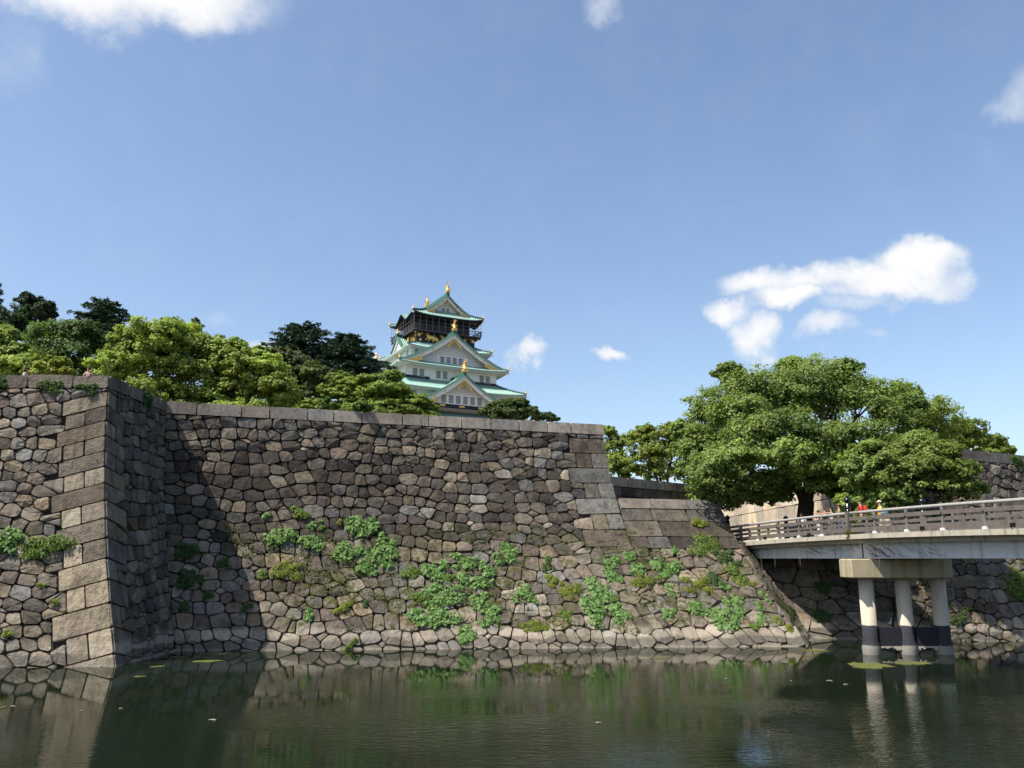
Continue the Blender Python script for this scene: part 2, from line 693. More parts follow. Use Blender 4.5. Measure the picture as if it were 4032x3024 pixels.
def stone_mesh(S, poly, bulge, back, cham, jit, slope=.10, r=rnd, out=0.0):
    """one hewn stone: outline in the joint, bevel, uneven face"""
    cx = sum(q[0] for q in poly) / len(poly)
    cy = sum(q[1] for q in poly) / len(poly)
    ol = []
    n = len(poly)
    for i in range(n):
        a, b, c = poly[i - 1], poly[i], poly[(i + 1) % n]
        la, lc = math.hypot(a[0] - b[0], a[1] - b[1]), math.hypot(c[0] - b[0], c[1] - b[1])
        ka, kc = min(cham / la, .36), min(cham / lc, .36)
        ka *= r.uniform(.7, 1.3)
        kc *= r.uniform(.7, 1.3)
        ol.append((b[0] + (a[0] - b[0]) * ka, b[1] + (a[1] - b[1]) * ka))
        ol.append((b[0] + (c[0] - b[0]) * kc, b[1] + (c[1] - b[1]) * kc))
    nv = S.n(cx, cy)
    k = len(ol)
    vs = []
    size = math.sqrt(area(poly))
    ins = min(slope / max(size, .2), .3)
    tx, ty = r.uniform(-jit, jit), r.uniform(-jit, jit)
    for (x, y) in ol:
        vs.append(S.p(x, y) + nv * (-back))
    for (x, y) in ol:
        kk = ins * r.uniform(.7, 1.35)
        x2, y2 = x + (cx - x) * kk, y + (cy - y) * kk
        d = out + bulge * .55 + tx * (x - cx) + ty * (y - cy) + r.uniform(-jit, jit) * .22
        vs.append(S.p(x2, y2) + nv * d)
    ccx, ccy = cx + r.uniform(-.15, .15) * size, cy + r.uniform(-.15, .15) * size
    vs.append(S.p(ccx, ccy) + nv * (out + bulge + r.uniform(-jit, jit) * .2))
    fs = []
    for i in range(k):
        j = (i + 1) % k
        fs.append((i, j, k + j, k + i))
        fs.append((k + i, k + j, 2 * k))
    return vs, fs


PAL = [(0.125, 0.106, 0.086), (0.155, 0.132, 0.106), (0.099, 0.083, 0.070), (0.180, 0.157, 0.125), (0.111, 0.094, 0.083), (0.134, 0.121, 0.104),
       (0.083, 0.071, 0.062), (0.172, 0.141, 0.104), (0.123, 0.118, 0.111), (0.119, 0.094, 0.077)]


def tint(r, bright=1.0, moss=0.0, pal=PAL):
    c = r.choice(pal)
    k = bright * r.uniform(.82, 1.22)
    w = r.uniform(-.02, .02)
    return (c[0] * k * (1 + w), c[1] * k, c[2] * k * (1 - w), moss)


def add_stone(wall, name, vs, fs, c, mat):
    me = bpy.data.meshes.new(name)
    me.from_pydata([tuple(v) for v in vs], [], fs)
    set_col(me, 'tint', [c] * len(vs))
    return obj(name, me, mat, wall)


def joined_stones(wall, name, lst, mat):
    b = MB()
    for (vs, fs, c) in lst:
        b.cur = c
        b.add(vs, fs)
    if lst:
        o = b.build(name, mat, wall)
        o['kind'] = 'stuff'


def core_mesh(S, s0, s1, t0, t1, depth=.17, thick=1.2, ns=24, nt=16, top=True):
    vs, fs = [], []
    for j in range(nt + 1):
        for i in range(ns + 1):
            s, t = s0 + (s1 - s0) * i / ns, t0 + (t1 - t0) * j / nt
            vs.append(S.p(s, t) - S.n(s, t) * depth)
    w = ns + 1
    for j in range(nt):
        for i in range(ns):
            fs.append((j * w + i, j * w + i + 1, j * w + w + i + 1, j * w + w + i))
    if top:
        o = len(vs)
        for i in range(ns + 1):
            s = s0 + (s1 - s0) * i / ns
            nn = S.n(s, t1)
            nn.z = 0
            vs.append(S.p(s, t1) - nn.normalized() * thick)
        for i in range(ns):
            fs.append((nt * w + i, nt * w + i + 1, o + i + 1, o + i))
    b = MB()
    b.add(vs, fs)
    return b.mesh('wall_core')


def seeds_rows(s0, s1, t0, t1, hr, wr, jit, filler, r, wave=.2):
    sd, wt = [], []
    t = t0
    ph = [r.uniform(0, 6) for _ in range(3)]
    while t < t1 + .3:
        h = r.uniform(*hr)
        s = s0 - r.uniform(0, .8)
        while s < s1 + .6:
            w = r.uniform(*wr)
            wv = wave * (math.sin(s * .45 + ph[0] + t * .3) + math.sin(s * 1.1 + ph[1] - t * .5) * .6)
            sd.append((s + w / 2, t + h / 2 + wv + r.uniform(-jit, jit)))
            wt.append(r.uniform(-.05, .09))
            s += w
        t += h
    n = int(len(sd) * filler)
    for a, b in r.sample(sd, n):
        # chinking stones sit in the corners between the big ones
        sd.append((a + r.choice((-1, 1)) * r.uniform(.30, .45), b + r.choice((-1, 1)) * r.uniform(.22, .32)))
        wt.append(r.uniform(-.16, -.06))
    return sd, wt


def quoins(side, L, t0, t1, h_at, tilt, swap, r, longl=(2.2, 2.6), shortl=(.9, 1.1), second=True, cut=None):
    """long and short corner blocks in turn; side +1: the edge is at s = L, -1: at s = 0"""
    out = []
    t, k = t0, 0
    while t < t1 - .15:
        h = h_at(t)
        if (k + swap) % 2 == 0:
            spans = [(0, r.uniform(*longl))]
        else:
            a = r.uniform(*shortl)
            spans = [(0, a)]
            if second:
                spans.append((a, a + r.uniform(.8, 1.1)))
        for (a, b) in spans:
            pl = []
            for (d, tt) in ((b, t), (a, t), (a, t + h), (b, t + h)):
                s = L - d if side > 0 else d
                pl.append((s, tt - tilt * d))
            if cut is not None:
                pl = clip(pl, 0, 1, cut)
            if len(pl) >= 3:
                out.append(ccw(pl))
        t += h
        k += 1
    return out


def build_wall(name, S, label, cat, s0, s1, t0, t1, quoin=(), blocks=(), coping=None, style=None, seed=1, mat=None, moss_t=None,
               bright=1.0, qbright=1.15, keep=300, cmat=None, group=None, gap=.013, core_top=None, pal=PAL, side_back=.5, tone=None, ext=(0, 0), qpal=None):
    r = random.Random(seed)
    st = dict(hr=(.40, .78), wr=(.38, 1.22), jit=.06, filler=.16, wave=.20)
    st.update(style or {})
    mat = mat or M['stone']
    wall = obj(name, core_mesh(S, s0 - ext[0], s1 + ext[1], t0, core_top or (t1 + (.45 if coping else 0))), M['joint'])
    tag(wall, label, cat, group)
    obs = [obstacle(q) for q in list(quoin) + list(blocks)]
    sd, wt = seeds_rows(s0, s1, t0, t1, st['hr'], st['wr'], st['jit'], st['filler'], r, st['wave'])
    cl = cells(sd, wt, (s0, s1, t0, t1), obs, 1.6)
    lst = []
    for p in cl:
        a = area(p)
        q = inset(p, gap * r.uniform(.4, 1.5))
        q = dedupe(q, .05)
        if len(q) < 3 or area(q) < .015:
            continue
        cx = sum(v[0] for v in q) / len(q)
        cy = sum(v[1] for v in q) / len(q)
        ms = moss_t(cx, cy) if moss_t else 0.0
        sz = math.sqrt(a)
        vs, fs = stone_mesh(S, q, r.uniform(.04, .12) * min(1, sz / .6), .17, .06 * min(1, sz / .6) * r.uniform(.6, 1.9), .13, slope=.042, r=r)
        lst.append((a, vs, fs, tint(r, bright * (1.35 if a < .12 else 1.0) * (tone(cx, cy, r) if tone else 1), ms, pal), cx, cy))

    def shown(e):
        c = S.p(e[4], e[5]) - cam.location
        u = c.x / c.y * F_PX
        return e[0] * (1.0 if abs(u) < 2080 and e[5] > 0 else .05)
    lst.sort(key=lambda e: -shown(e))
    for e in lst[:keep]:
        add_stone(wall, 'stone', e[1], e[2], e[3], mat)
    joined_stones(wall, 'small_stones', [(e[1], e[2], e[3]) for e in lst[keep:]], mat)
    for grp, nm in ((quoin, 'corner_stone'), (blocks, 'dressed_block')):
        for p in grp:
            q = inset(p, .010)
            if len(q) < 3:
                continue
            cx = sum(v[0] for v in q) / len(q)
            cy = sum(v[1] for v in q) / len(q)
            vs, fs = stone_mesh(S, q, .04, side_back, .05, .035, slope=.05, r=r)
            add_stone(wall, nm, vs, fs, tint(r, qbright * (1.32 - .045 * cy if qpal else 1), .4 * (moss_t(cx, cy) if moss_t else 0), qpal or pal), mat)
    if coping:
        for (a, b, h0, h1, dark) in coping['b']:
            q = [(a + .004, h0 + .01), (b - .004, h0 + .01), (b - .004, h1 + r.uniform(-1, 1) * coping['var']), (a + .004, h1 + r.uniform(-1, 1) * coping['var'])]
            if coping.get('notch') and r.random() < .6:
                w_ = r.uniform(.10, .22)
                (qa_, qb_, qc_, qd_) = q
                q = [qa_, qb_, qc_, (qd_[0] + w_, qd_[1]), (qd_[0] + w_ * .8, qd_[1] - .07), (qd_[0], qd_[1] - .075)]
            vs, fs = stone_mesh(S, q, .015, .85, coping.get('ch', .02), coping.get('jit', .006), slope=.03, r=r, out=.05)
            add_stone(wall, 'coping_stone', vs, fs, tint(r, dark, 0, coping['pal']), cmat or M['coping'])
    return wall


def coping_run(s0, s1, t0, t1, r, wr, bright):
    out, s = [], s0
    while s < s1 - .3:
        w = r.uniform(*wr)
        if s + w > s1 - .7:
            w = s1 - s
        out.append((s, s + w, t0, t1, bright((s + w / 2))))
        s += w
    return out


# ---------------------------------------------------------------- the setting: ground and water
H = 12.93


def sheet(name, pts, z, mat, kind='structure', label=None):
    b = MB()
    b.add([(x, y, z) for (x, y) in pts], [tuple(range(len(pts)))])
    o = b.build(name, mat)
    o['kind'] = kind
    if label:
        o['label'] = label
    return o


sheet('moat_water', [(-400, -120), (400, -120), (400, 54), (-400, 54)], 0.0, M['water'],
      label='dark green moat water reflecting the stone walls')
sheet('moat_bed', [(-420, -130), (420, -130), (420, 56), (-420, 56)], -1.5, M['joint'])
gz = 12.1
g = MB()
g.add([(-900, 39.6, gz), (-20.2, 39.6, gz), (-20.2, 46.1, gz), (5.2, 54.3, gz), (5.2, 92, gz), (22.9, 92, gz), (900, 92, gz), (900, 2600, gz), (-900, 2600, gz)],
      [(0, 1, 2, 3, 4, 5, 6, 7, 8)])
g.add([(5.2, 53.3, 5.35), (13.8, 51.2, 5.33), (15.3, 53.7, 5.33), (22.9, 47.9, 5.35), (23.1, 92, 5.35), (5.2, 92, 5.35)], [(0, 1, 2, 3, 4, 5)])
g.add([(5.2, 92, 5.35), (23.1, 92, 5.35), (23.1, 92, gz), (5.2, 92, gz)], [(0, 1, 2, 3)])
g.add([(23.3, 49.5, 10.2), (28.2, 52.2, 10.2), (40, 58.6, 10.2), (420, 262, 10.2), (420, 92.2, 10.2), (23.3, 92.2, 10.2)], [(0, 1, 2), (0, 2, 3, 4, 5)])
go = g.build('castle_ground', M['ground'])
go['kind'] = 'structure'
go['label'] = 'earth and gravel ground of the castle park behind the moat walls'

# ---------------------------------------------------------------- moat walls
CP = [(.215, .192, .168), (.24, .205, .175), (.205, .192, .178), (.255, .225, .195)]
CPO = [(.150, .128, .106), (.17, .146, .122), (.128, .112, .096)]

# bastion at the left: sunlit front and shaded return
S_bf = Surface([(0, (-46, 34.6), (-46, 38.3)), (29.4, (-16.57, 36.3), (-19.15, 38.5))], 0, H, 1.7, (0, -1, .2))
S_br = Surface([(0, (-16.57, 36.3), (-19.15, 38.5)), (6.2, (-16.39, 42.2), (-19.1, 45.0))], 0, H, 1.7, (1, 0, .2))


def h_b(t):
    return .72 + .34 * max(0, 1 - t / 9)


q_f = quoins(1, 29.4, -.55, H - .62, h_b, .25, 0, random.Random(3), (2.25, 2.7), (.9, 1.15), cut=H - .62)
q_r = quoins(-1, 6.2, -.55, H - .62, h_b, .20, 1, random.Random(4), (1.7, 2.1), (.8, 1.0), False, cut=H - .62)
build_wall('bastion_wall', S_bf, 'sunlit bastion wall of big stones at the left with a sharp corner', 'stone wall', 8.5, 29.4, -.8, H - .62, q_f,
           coping={'b': coping_run(8.5, 29.4, H - .62, H, random.Random(5), (1.5, 2.4), lambda s: 1.0), 'var': .07, 'pal': CPO, 'ch': .09, 'jit': .03},
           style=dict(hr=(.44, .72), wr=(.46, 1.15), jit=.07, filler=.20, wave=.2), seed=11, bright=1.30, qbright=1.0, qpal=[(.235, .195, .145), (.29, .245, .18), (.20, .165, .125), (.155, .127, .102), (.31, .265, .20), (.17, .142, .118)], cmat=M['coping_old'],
           moss_t=lambda s, t: .35 if t < 6 else 0)
build_wall('bastion_return_wall', S_br, 'deeply shaded side wall of the left bastion in the inner corner', 'stone wall', 0, 6.2, -.8, H - .62, q_r,
           coping={'b': coping_run(0, 6.2, H - .62, H, random.Random(6), (1.4, 2.0), lambda s: .95), 'var': .05, 'pal': CPO, 'ch': .07, 'jit': .03},
           style=dict(hr=(.5, .75), wr=(.5, 1.05), jit=.07), ext=(0, .8), seed=12, bright=1.05, qbright=1.2, cmat=M['coping_old'])

# long main wall with the terrace that carries on from it
LM, SQ = 32.5, 25.6
S_m = Surface([(0, (-16.39, 42.2), (-19.11, 45.0)), (LM, (15.2, 44.5), (12.7, 55.42))], 0, H, 1.7, (0, -1, .2))
rq = random.Random(9)
q_m = quoins(1, SQ, 1.2, H - .70, lambda t: .98, .025, 0, rq, (2.4, 2.9), (1.0, 1.2), cut=H - .70)
q_m = [q for q in q_m if min(v[1] for v in q) > 4.0]
TC = 8.04


def main_moss(s, t):
    if t < .9:
        return .25
    k = min(1, max(0, (6.6 - t) / 2.0))
    return k * min(1, max(.15, (s - 3.5) / 3.0))


def main_tone(s, t, r):
    if t < 1.1:
        return r.uniform(1.0, 1.3)
    if t < 5.2:
        return r.uniform(.95, 1.45)
    if t > 10.6:
        return r.uniform(.70, 1.15)
    k = r.random()
    return r.uniform(.42, .68) if k < .64 else (r.uniform(.7, 1.0) if k < .9 else r.uniform(1.2, 1.7))


build_wall('moat_wall', S_m, 'long tall moat wall of rough grey brown stones below the castle tower', 'stone wall', 0, SQ, -.8, H - .70, q_m,
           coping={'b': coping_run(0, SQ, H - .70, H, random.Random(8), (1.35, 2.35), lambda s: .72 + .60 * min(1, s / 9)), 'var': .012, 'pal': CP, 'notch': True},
           seed=21, moss_t=main_moss, bright=1.0, qbright=1.0, side_back=1.1, tone=main_tone, ext=(.8, 0))
r_t = random.Random(31)
blk = []
for (a, b, n) in ((TC - .62 - .78, TC - .64, 3), (TC - 2.35, TC - .62 - .78, 3), (TC - 3.05, TC - 2.35, 5)):
    xs = [SQ] + [SQ + (LM - SQ) * (i / n) + r_t.uniform(-.35, .35) for i in range(1, n)] + [LM]
    for i in range(n):
        blk.append([(xs[i], a), (xs[i + 1], a), (xs[i + 1], b), (xs[i], b)])
build_wall('terrace_wall', S_m, 'lower stepped end of the moat wall beside the bridge abutment', 'stone wall', SQ, LM, -.8, TC - .64, blocks=blk,
           coping={'b': coping_run(SQ + .1, LM, TC - .64, TC, random.Random(14), (2.0, 2.6), lambda s: .70), 'var': .01, 'pal': CP},
           style=dict(hr=(.5, .78), wr=(.55, 1.1), jit=.10, wave=.25), seed=22, moss_t=lambda s, t: min(1, max(0, (5.8 - t) / 1.5)) if t > .9 else .2,
           bright=1.05, qbright=.62, tone=main_tone)

# parapet above the terrace
S_p = Surface([(0, (6.3, 53.6), (6.25, 53.75)), (10.6, (13.9, 60.6), (13.85, 60.7))], 5.4, 4.25, 1.0, (.3, -1, 0))
rp = random.Random(41)
blk = []
for (a, b) in ((0, .8), (.8, 1.6), (1.6, 2.4), (2.4, 3.0), (3.0, 3.62)):
    s = 0
    while s < 10.5:
        w = min(rp.uniform(.7, 1.7), 10.6 - s)
        blk.append([(s, a), (s + w, a), (s + w, b), (s, b)])
        s += w
build_wall('parapet_wall', S_p, 'low parapet of squared dark blocks behind the terrace, partly under the trees', 'stone wall', 0, 10.6, 0, 3.62,
           blocks=blk, coping={'b': coping_run(0, 10.6, 3.62, 4.25, rp, (1.4, 2.2), lambda s: 1.45), 'var': .01, 'pal': CP}, seed=23, qbright=.95)

# abutment under the bridge, wall right of it, gate wall facing the sun
S_a = Surface([(0, (15.2, 44.5), (13.7, 51.0)), (4.6, (17.0, 48.9), (15.3, 53.6)), (10.8, (22.82, 46.65), (22.66, 47.72))], 0, 5.3, 1.15, (.2, -1, .3))
build_wall('abutment_wall', S_a, 'sloping stone bank under the bridge in deep shade', 'stone wall', 0, 10.8, -.8, 5.3,
           style=dict(hr=(.7, 1.1), wr=(.8, 1.4), jit=.2, filler=.15), seed=24, moss_t=lambda s, t: .3, bright=.95)
S_r = Surface([(0, (22.8, 46.6), (22.6, 48.3)), (5.9, (28.1, 47.4), (28.1, 51.1)), (19, (40, 49.5), (40, 57.6))], 0, 11.0, 1.5, (0, -1, .2))
build_wall('right_moat_wall', S_r, 'ivy topped stone wall at the right edge beyond the bridge', 'stone wall', 0, 15, -.8, 10.35,
           coping={'b': coping_run(0, 15, 10.35, 11.0, random.Random(15), (1.5, 2.6), lambda s: .72), 'var': .01, 'pal': CP},
           style=dict(hr=(.5, .85), wr=(.6, 1.15), jit=.11, wave=.25), seed=25, moss_t=lambda s, t: .7 if t < 5 else .05, bright=1.08)
S_g = Surface([(0, (22.6, 47.75), (22.6, 48.3)), (42, (22.3, 90), (22.3, 90))], 4.6, 6.4, 1.0, (-1, 0, 0))
GP = [(.47, .405, .325), (.52, .455, .37), (.42, .375, .315), (.54, .45, .335)]
rg = random.Random(51)
blk = []
for (a, b, w0, w1) in ((0, 2.2, 2.2, 4.5), (2.2, 4.0, 1.4, 2.6), (4.0, 5.75, 1.8, 3.4)):
    s = 0
    while s < 41.5:
        w = rg.uniform(w0, w1)
        if s + w > 41:
            w = 42 - s
        blk.append([(s, a), (s + w, a), (s + w, b), (s, b)])
        s += w
build_wall('gate_wall', S_g, 'sunlit wall of huge pale tan blocks behind the tree trunk', 'stone wall', 0, 42, 0, 5.75, blocks=blk,
           coping={'b': coping_run(0, 42, 5.75, 6.4, rg, (1.8, 2.8), lambda s: 1.5), 'var': .01, 'pal': CP},
           seed=26, qbright=1.0, pal=GP, mat=M['gate_stone'], cmat=M['gate_stone'])


# ---------------------------------------------------------------- bridge
BD = Vector((.18, -.9837, 0)).normalized()
BN = Vector((.9837, .18, 0)).normalized()
B0 = Vector((14.04, 53.04, 0))
BW = 4.4


def dz(q):
    return 5.56 - .0009 * (q - 14) ** 2


def bp(q, off=0.0, up=0.0):
    p = B0 + BD * q + BN * off
    return Vector((p.x, p.y, dz(q) + up))


M['timber'] = mat_plain('grey_weathered_timber', (.112, .098, .086), .85, .45, 5, .3, streak=.5)
M['timber_p'] = mat_plain('grey_post_timber', (.14, .134, .126), .85, .4, 5, .3, streak=.4)
M['timber_l'] = mat_plain('silvery_handrail_timber', (.27, .265, .25), .8, .35, 6, .3)
M['concrete'] = mat_plain('stained_concrete', (.36, .33, .27), .9, .3, 3, .3, streak=.7)
M['girder'] = mat_plain('grey_painted_girder', (.50, .51, .52), .6, .12, 2, streak=.5)
M['cap'] = mat_plain('pier_concrete', (.34, .295, .20), .9, .25, 2.5, .25, streak=.6)
M['dark'] = mat_plain('dark_recess', (.03, .03, .03), .9)
M['white'] = mat_plain('white_paint', (.72, .72, .70), .7, .1)
M['black_metal'] = mat_plain('black_bronze', (.006, .007, .012), .18, .2, metal=.3, spec=.7)
M['asphalt'] = mat_plain('bridge_paving', (.22, .21, .19), .9, .2)


def column_mat():
    t = NT('pier_column_concrete')
    z = t.node('ShaderNodeSeparateXYZ')
    t.l.new(t.geo.outputs['Position'], z.inputs[0])
    zz = t.m('ADD', z.outputs[2], t.m('MULTIPLY', t.m('SUBTRACT', t.noise(4, 4), .5), .12))
    c = t.mix(t.noise(2.5, 5), (.38, .34, .27), (.50, .46, .38))
    c = t.mix(t.ramp(t.noise(1, 4, .6, stretch=(5, 5, .4)), .5, .7, 0, .5), c, (.26, .22, .17))
    c = t.mix(t.ramp(zz, 1.30, 1.34, 1, 0), c, t.mix(t.noise(6, 4), (.012, .012, .020), (.04, .04, .05)))
    c = t.mix(t.ramp(zz, .36, .46, 1, 0), c, t.mix(t.noise(9, 5), (.12, .115, .10), (.30, .29, .27)))
    return t.bsdf(c, .85, t.noise(14, 4), .25, .02)


M['column'] = column_mat()
bridge = empty('bridge', (B0.x, B0.y, 0), 'grey timber railed bridge on a concrete pier crossing the moat at the right', 'bridge')
Q0, Q1 = -1.6, 44.0
qs = [Q0 + (Q1 - Q0) * i / 40 for i in range(41)]


def strip(o0, o1, u0, u1, name, mat, flat_bottom=None, qa=None):
    b = MB()
    vs, fs = [], []
    ql = qa or qs
    for q in ql:
        for (o, u) in ((o0, u0), (o1, u0), (o1, u1), (o0, u1)):
            p = bp(q, o, u)
            if flat_bottom is not None and u == u0:
                p.z = flat_bottom
            vs.append(p)
    n = len(ql)
    for i in range(n - 1):
        for k in range(4):
            fs.append((i * 4 + k, i * 4 + (k + 1) % 4, i * 4 + 4 + (k + 1) % 4, i * 4 + 4 + k))
    fs += [(3, 2, 1, 0), tuple((n - 1) * 4 + k for k in range(4))]
    b.add(vs, fs)
    return b.build(name, mat, bridge)


strip(.42, BW - .42, -.30, -.02, 'deck', M['asphalt'])
strip(0, .40, -.22, 0, 'edge_beam', M['concrete'])
strip(BW - .40, BW, -.22, 0, 'edge_beam', M['concrete'])
strip(.40, .95, -.42, -.225, 'recess_beam', M['concrete'])
strip(BW - .95, BW - .40, -.42, -.225, 'recess_beam', M['concrete'])
QP = 12.36
qa = [q for q in qs if q < QP - .1] + [QP - .06]
qb = [QP + .06] + [q for q in qs if q > QP + .1]
for o in (.76, 1.7, 2.6, BW - .90):
    for ql in (qa, qb):
        strip(o, o + .14, -1.1, -.42, 'girder', M['girder'], flat_bottom=4.43, qa=ql)
b = MB()
p = bp(QP, .42)
b.bar(bp(QP - .055, .82, -.76), bp(QP + .055, .82, -.76), .12, .66)
b.build('girder_joint', M['dark'], bridge)

# pier
CX0, CY0 = 16.05, 40.15
b = MB()
b.box((CX0 + 2.4, CY0 + .75, 3.96), (4.8, 1.5, .90), bevel=.05)
b.build('pier_cap', M['cap'], bridge)
for cx in (17.0, 18.75, 20.45):
    b = MB()
    b.lathe((cx, CY0 + .8, 0), [(.40, -1.4), (.40, .0), (.41, .10), (.42, .30), (.375, .56), (.345, .62), (.345, 3.51)], 20)
    b.build('pier_column', M['column'], bridge, smooth=True)
M['tie'] = mat_plain('black_tie_wall', (.016, .016, .024), .75, .5, 6)
rr = random.Random(4)
for (x0, x1) in ((17.36, 18.40), (19.11, 20.10)):
    b = MB()
    b.box(((x0 + x1) / 2, CY0 + .8, .80), (x1 - x0, .34, .84))
    b.build('tie_wall', M['tie'], bridge)
for (x0, x1) in ((17.4, 18.36), (19.15, 20.06)):
    b = MB()
    n = 8
    for i in range(n):
        a = x0 + (x1 - x0) * i / n
        hh = rr.uniform(.05, .20)
        b.box((a + (x1 - x0) / n / 2, CY0 + .79, .38 - hh / 2), ((x1 - x0) / n * .98, .33, hh))
    o = b.build('ragged_edge', M['concrete'], bridge)
    o['kind'] = 'stuff'

# railings
PQ = [.54, 2.90, 5.28, 7.66, 10.0, 14.5, 16.8, 19.1, 21.45, 23.8, 29.0, 31.4, 33.8, 36.2, 38.6]
NQ = [-1.3, 12.36, 26.4, 41.0]
for side, off in ((0, .16), (1, BW - .16)):
    so = 1 if side == 0 else -1
    for i in range(len(NQ) - 1):
        a, c = NQ[i] + .17, NQ[i + 1] - .17
        k = [a + (c - a) * j / 8 for j in range(9)]
        for (u, w, h, nm, mt) in ((1.02, .135, .135, 'handrail', 'timber_l'), (.745, .17, .17, 'upper_rail', 'timber'),
                                  (.47, .06, .10, 'middle_rail', 'timber'), (.215, .14, .22, 'bottom_rail', 'timber')):
            b = MB()
            if nm == 'handrail':
                b.tube([bp(q, off, u) for q in k], .072, 10)
            else:
                for j in range(8):
                    b.bar(bp(k[j], off, u), bp(k[j + 1], off, u), w, h)
            b.build(nm, M[mt], bridge, smooth=(nm == 'handrail'))
    for q in PQ:
        b = MB()
        b.box(bp(q, off, .50), (.105, .17, .86), math.atan2(BD.y, BD.x), .012)
        b.box(bp(q, off, .90), (.15, .15, .13), math.atan2(BD.y, BD.x), .02)
        b.build('railing_post', M['timber_p'], bridge)
        b = MB()
        b.box(bp(q, off - .02 * so, .052), (.19, .25, .10), math.atan2(BD.y, BD.x), .01)
        b.build('post_foot', M['white'], bridge)
        b = MB()
        b.ball(bp(q, off - .10 * so, .66), (.045, .045, .045), 8, 5)
        b.build('stud', M['black_metal'], bridge)
        qm = q + 1.18 if q + 1.18 < 39 and abs(q + 1.18 - 12.36) > .4 else q - 1.15
        b = MB()
        b.box(bp(qm, off, .50), (.17, .10, .36), math.atan2(BD.y, BD.x), .01)
        b.build('railing_strut', M['timber'], bridge)
    for q in NQ:
        b = MB()
        b.box(bp(q, off, .56), (.27, .27, 1.12), math.atan2(BD.y, BD.x), .03)
        b.build('newel_post', M['timber'], bridge)
        b = MB()
        b.lathe(bp(q, off, 1.12), [(.150, 0), (.150, .05), (.135, .06), (.135, .15), (.148, .16), (.148, .20), (.13, .21), (.128, .34), (.10, .36),
                                   (.085, .40), (.12, .44), (.16, .50), (.168, .55), (.15, .61), (.10, .655), (.04, .69), (.008, .74)], 16)
        b.build('onion_finial', M['black_metal'], bridge, smooth=True)
for q in (3.9, 8.8, 17.9, 22.9):
    b = MB()
    b.box(bp(q, .02, .12), (.15, .13, .17), math.atan2(BD.y, BD.x), .015)
    b.box(bp(q + .01, -.05, .12), (.09, .012, .11), math.atan2(BD.y, BD.x))
    b.build('deck_lamp', M['black_metal'], bridge)

# dead creeper on the girder and strands hanging from it
rv = random.Random(77)
for nm, q0, q1, n, lab in (('dead_creeper', 7.0, 12.2, 34, 'dry leafless creeper spread over the girder left of the pier joint'),
                           ('dead_creeper', 12.6, 17.4, 46, 'dry leafless creeper fanning over the girder right of the pier joint')):
    b = MB()
    for i in range(n):
        d = q1 - q0
        s = q0 + d * rv.random() ** (.6 if q0 < 10 else 1.6) if q0 > 10 else q0 + d * (1 - rv.random() ** 1.5)
        z = rv.uniform(-1.0, -.45)
        pts = [bp(s, .755, z)]
        ds = rv.uniform(.5, 1.3) * (1 if q0 > 10 else -1)
        for k in range(1, 5):
            pts.append(bp(s + ds * k / 4, .75 - .01 * rv.random(), max(-1.05, min(-.43, z + rv.uniform(-.10, .10) + (.09 * k if q0 < 10 else -.09 * k)))))
        b.tube(pts, [.007, .0065, .006, .004, .003], 4)
    o = b.build(nm, M['bark'])
    tag(o, lab, 'creeper')
b = MB()
for i, (q, L) in enumerate(((2.9, 1.9), (4.6, .8), (5.9, .35), (7.4, .7), (8.1, .5), (9.4, .9), (14.5, 1.3), (15.3, .5), (15.9, .3))):
    x = q
    pts = [bp(q, .22, -.25)]
    for k in range(1, 7):
        x += rv.uniform(-.06, .05)
        pts.append(bp(x, .18 + .05 * rv.random(), -.25 - L * k / 6 - (.5 if i in (0, 1, 3) else 0) * k / 6))
    b.tube(pts, .008, 4)
o = b.build('hanging_creeper', M['twig'])
tag(o, 'thin pale dry creeper strands hanging down below the bridge edge', 'creeper', kind='stuff')


# ---------------------------------------------------------------- leaves, trees
def rand_dirs(n):
    v = rng.normal(size=(n, 3))
    return v / np.linalg.norm(v, axis=1, keepdims=True)


def leaf_quads(pos, nrm, length, width, droop=None):
    """a small rhombic leaf at each position, facing nrm"""
    n = len(pos)
    nrm = nrm / np.maximum(np.linalg.norm(nrm, axis=1, keepdims=True), 1e-6)
    t = rand_dirs(n)
    if droop is not None:
        t = t * (1 - abs(droop)) + np.array([0, 0, -droop])
    t = t - (t * nrm).sum(1, keepdims=True) * nrm
    t /= np.maximum(np.linalg.norm(t, axis=1, keepdims=True), 1e-6)
    s = np.cross(nrm, t)
    L = (length * rng.uniform(.7, 1.3, n))[:, None]
    Wd = (width * rng.uniform(.7, 1.3, n))[:, None]
    v = np.stack([pos - t * L * .5, pos + s * Wd * .5 + t * L * .05, pos + t * L * .5, pos - s * Wd * .5 + t * L * .05], 1)
    return v.reshape(-1, 3)


def leaf_mesh(name, verts, cols):
    n = len(verts) // 4
    me = mesh_np(name, verts, np.arange(n * 4).reshape(-1, 4))
    c = np.concatenate([cols, np.ones((n, 1))], 1)
    set_col(me, 'tint', np.repeat(c, 4, axis=0))
    return me


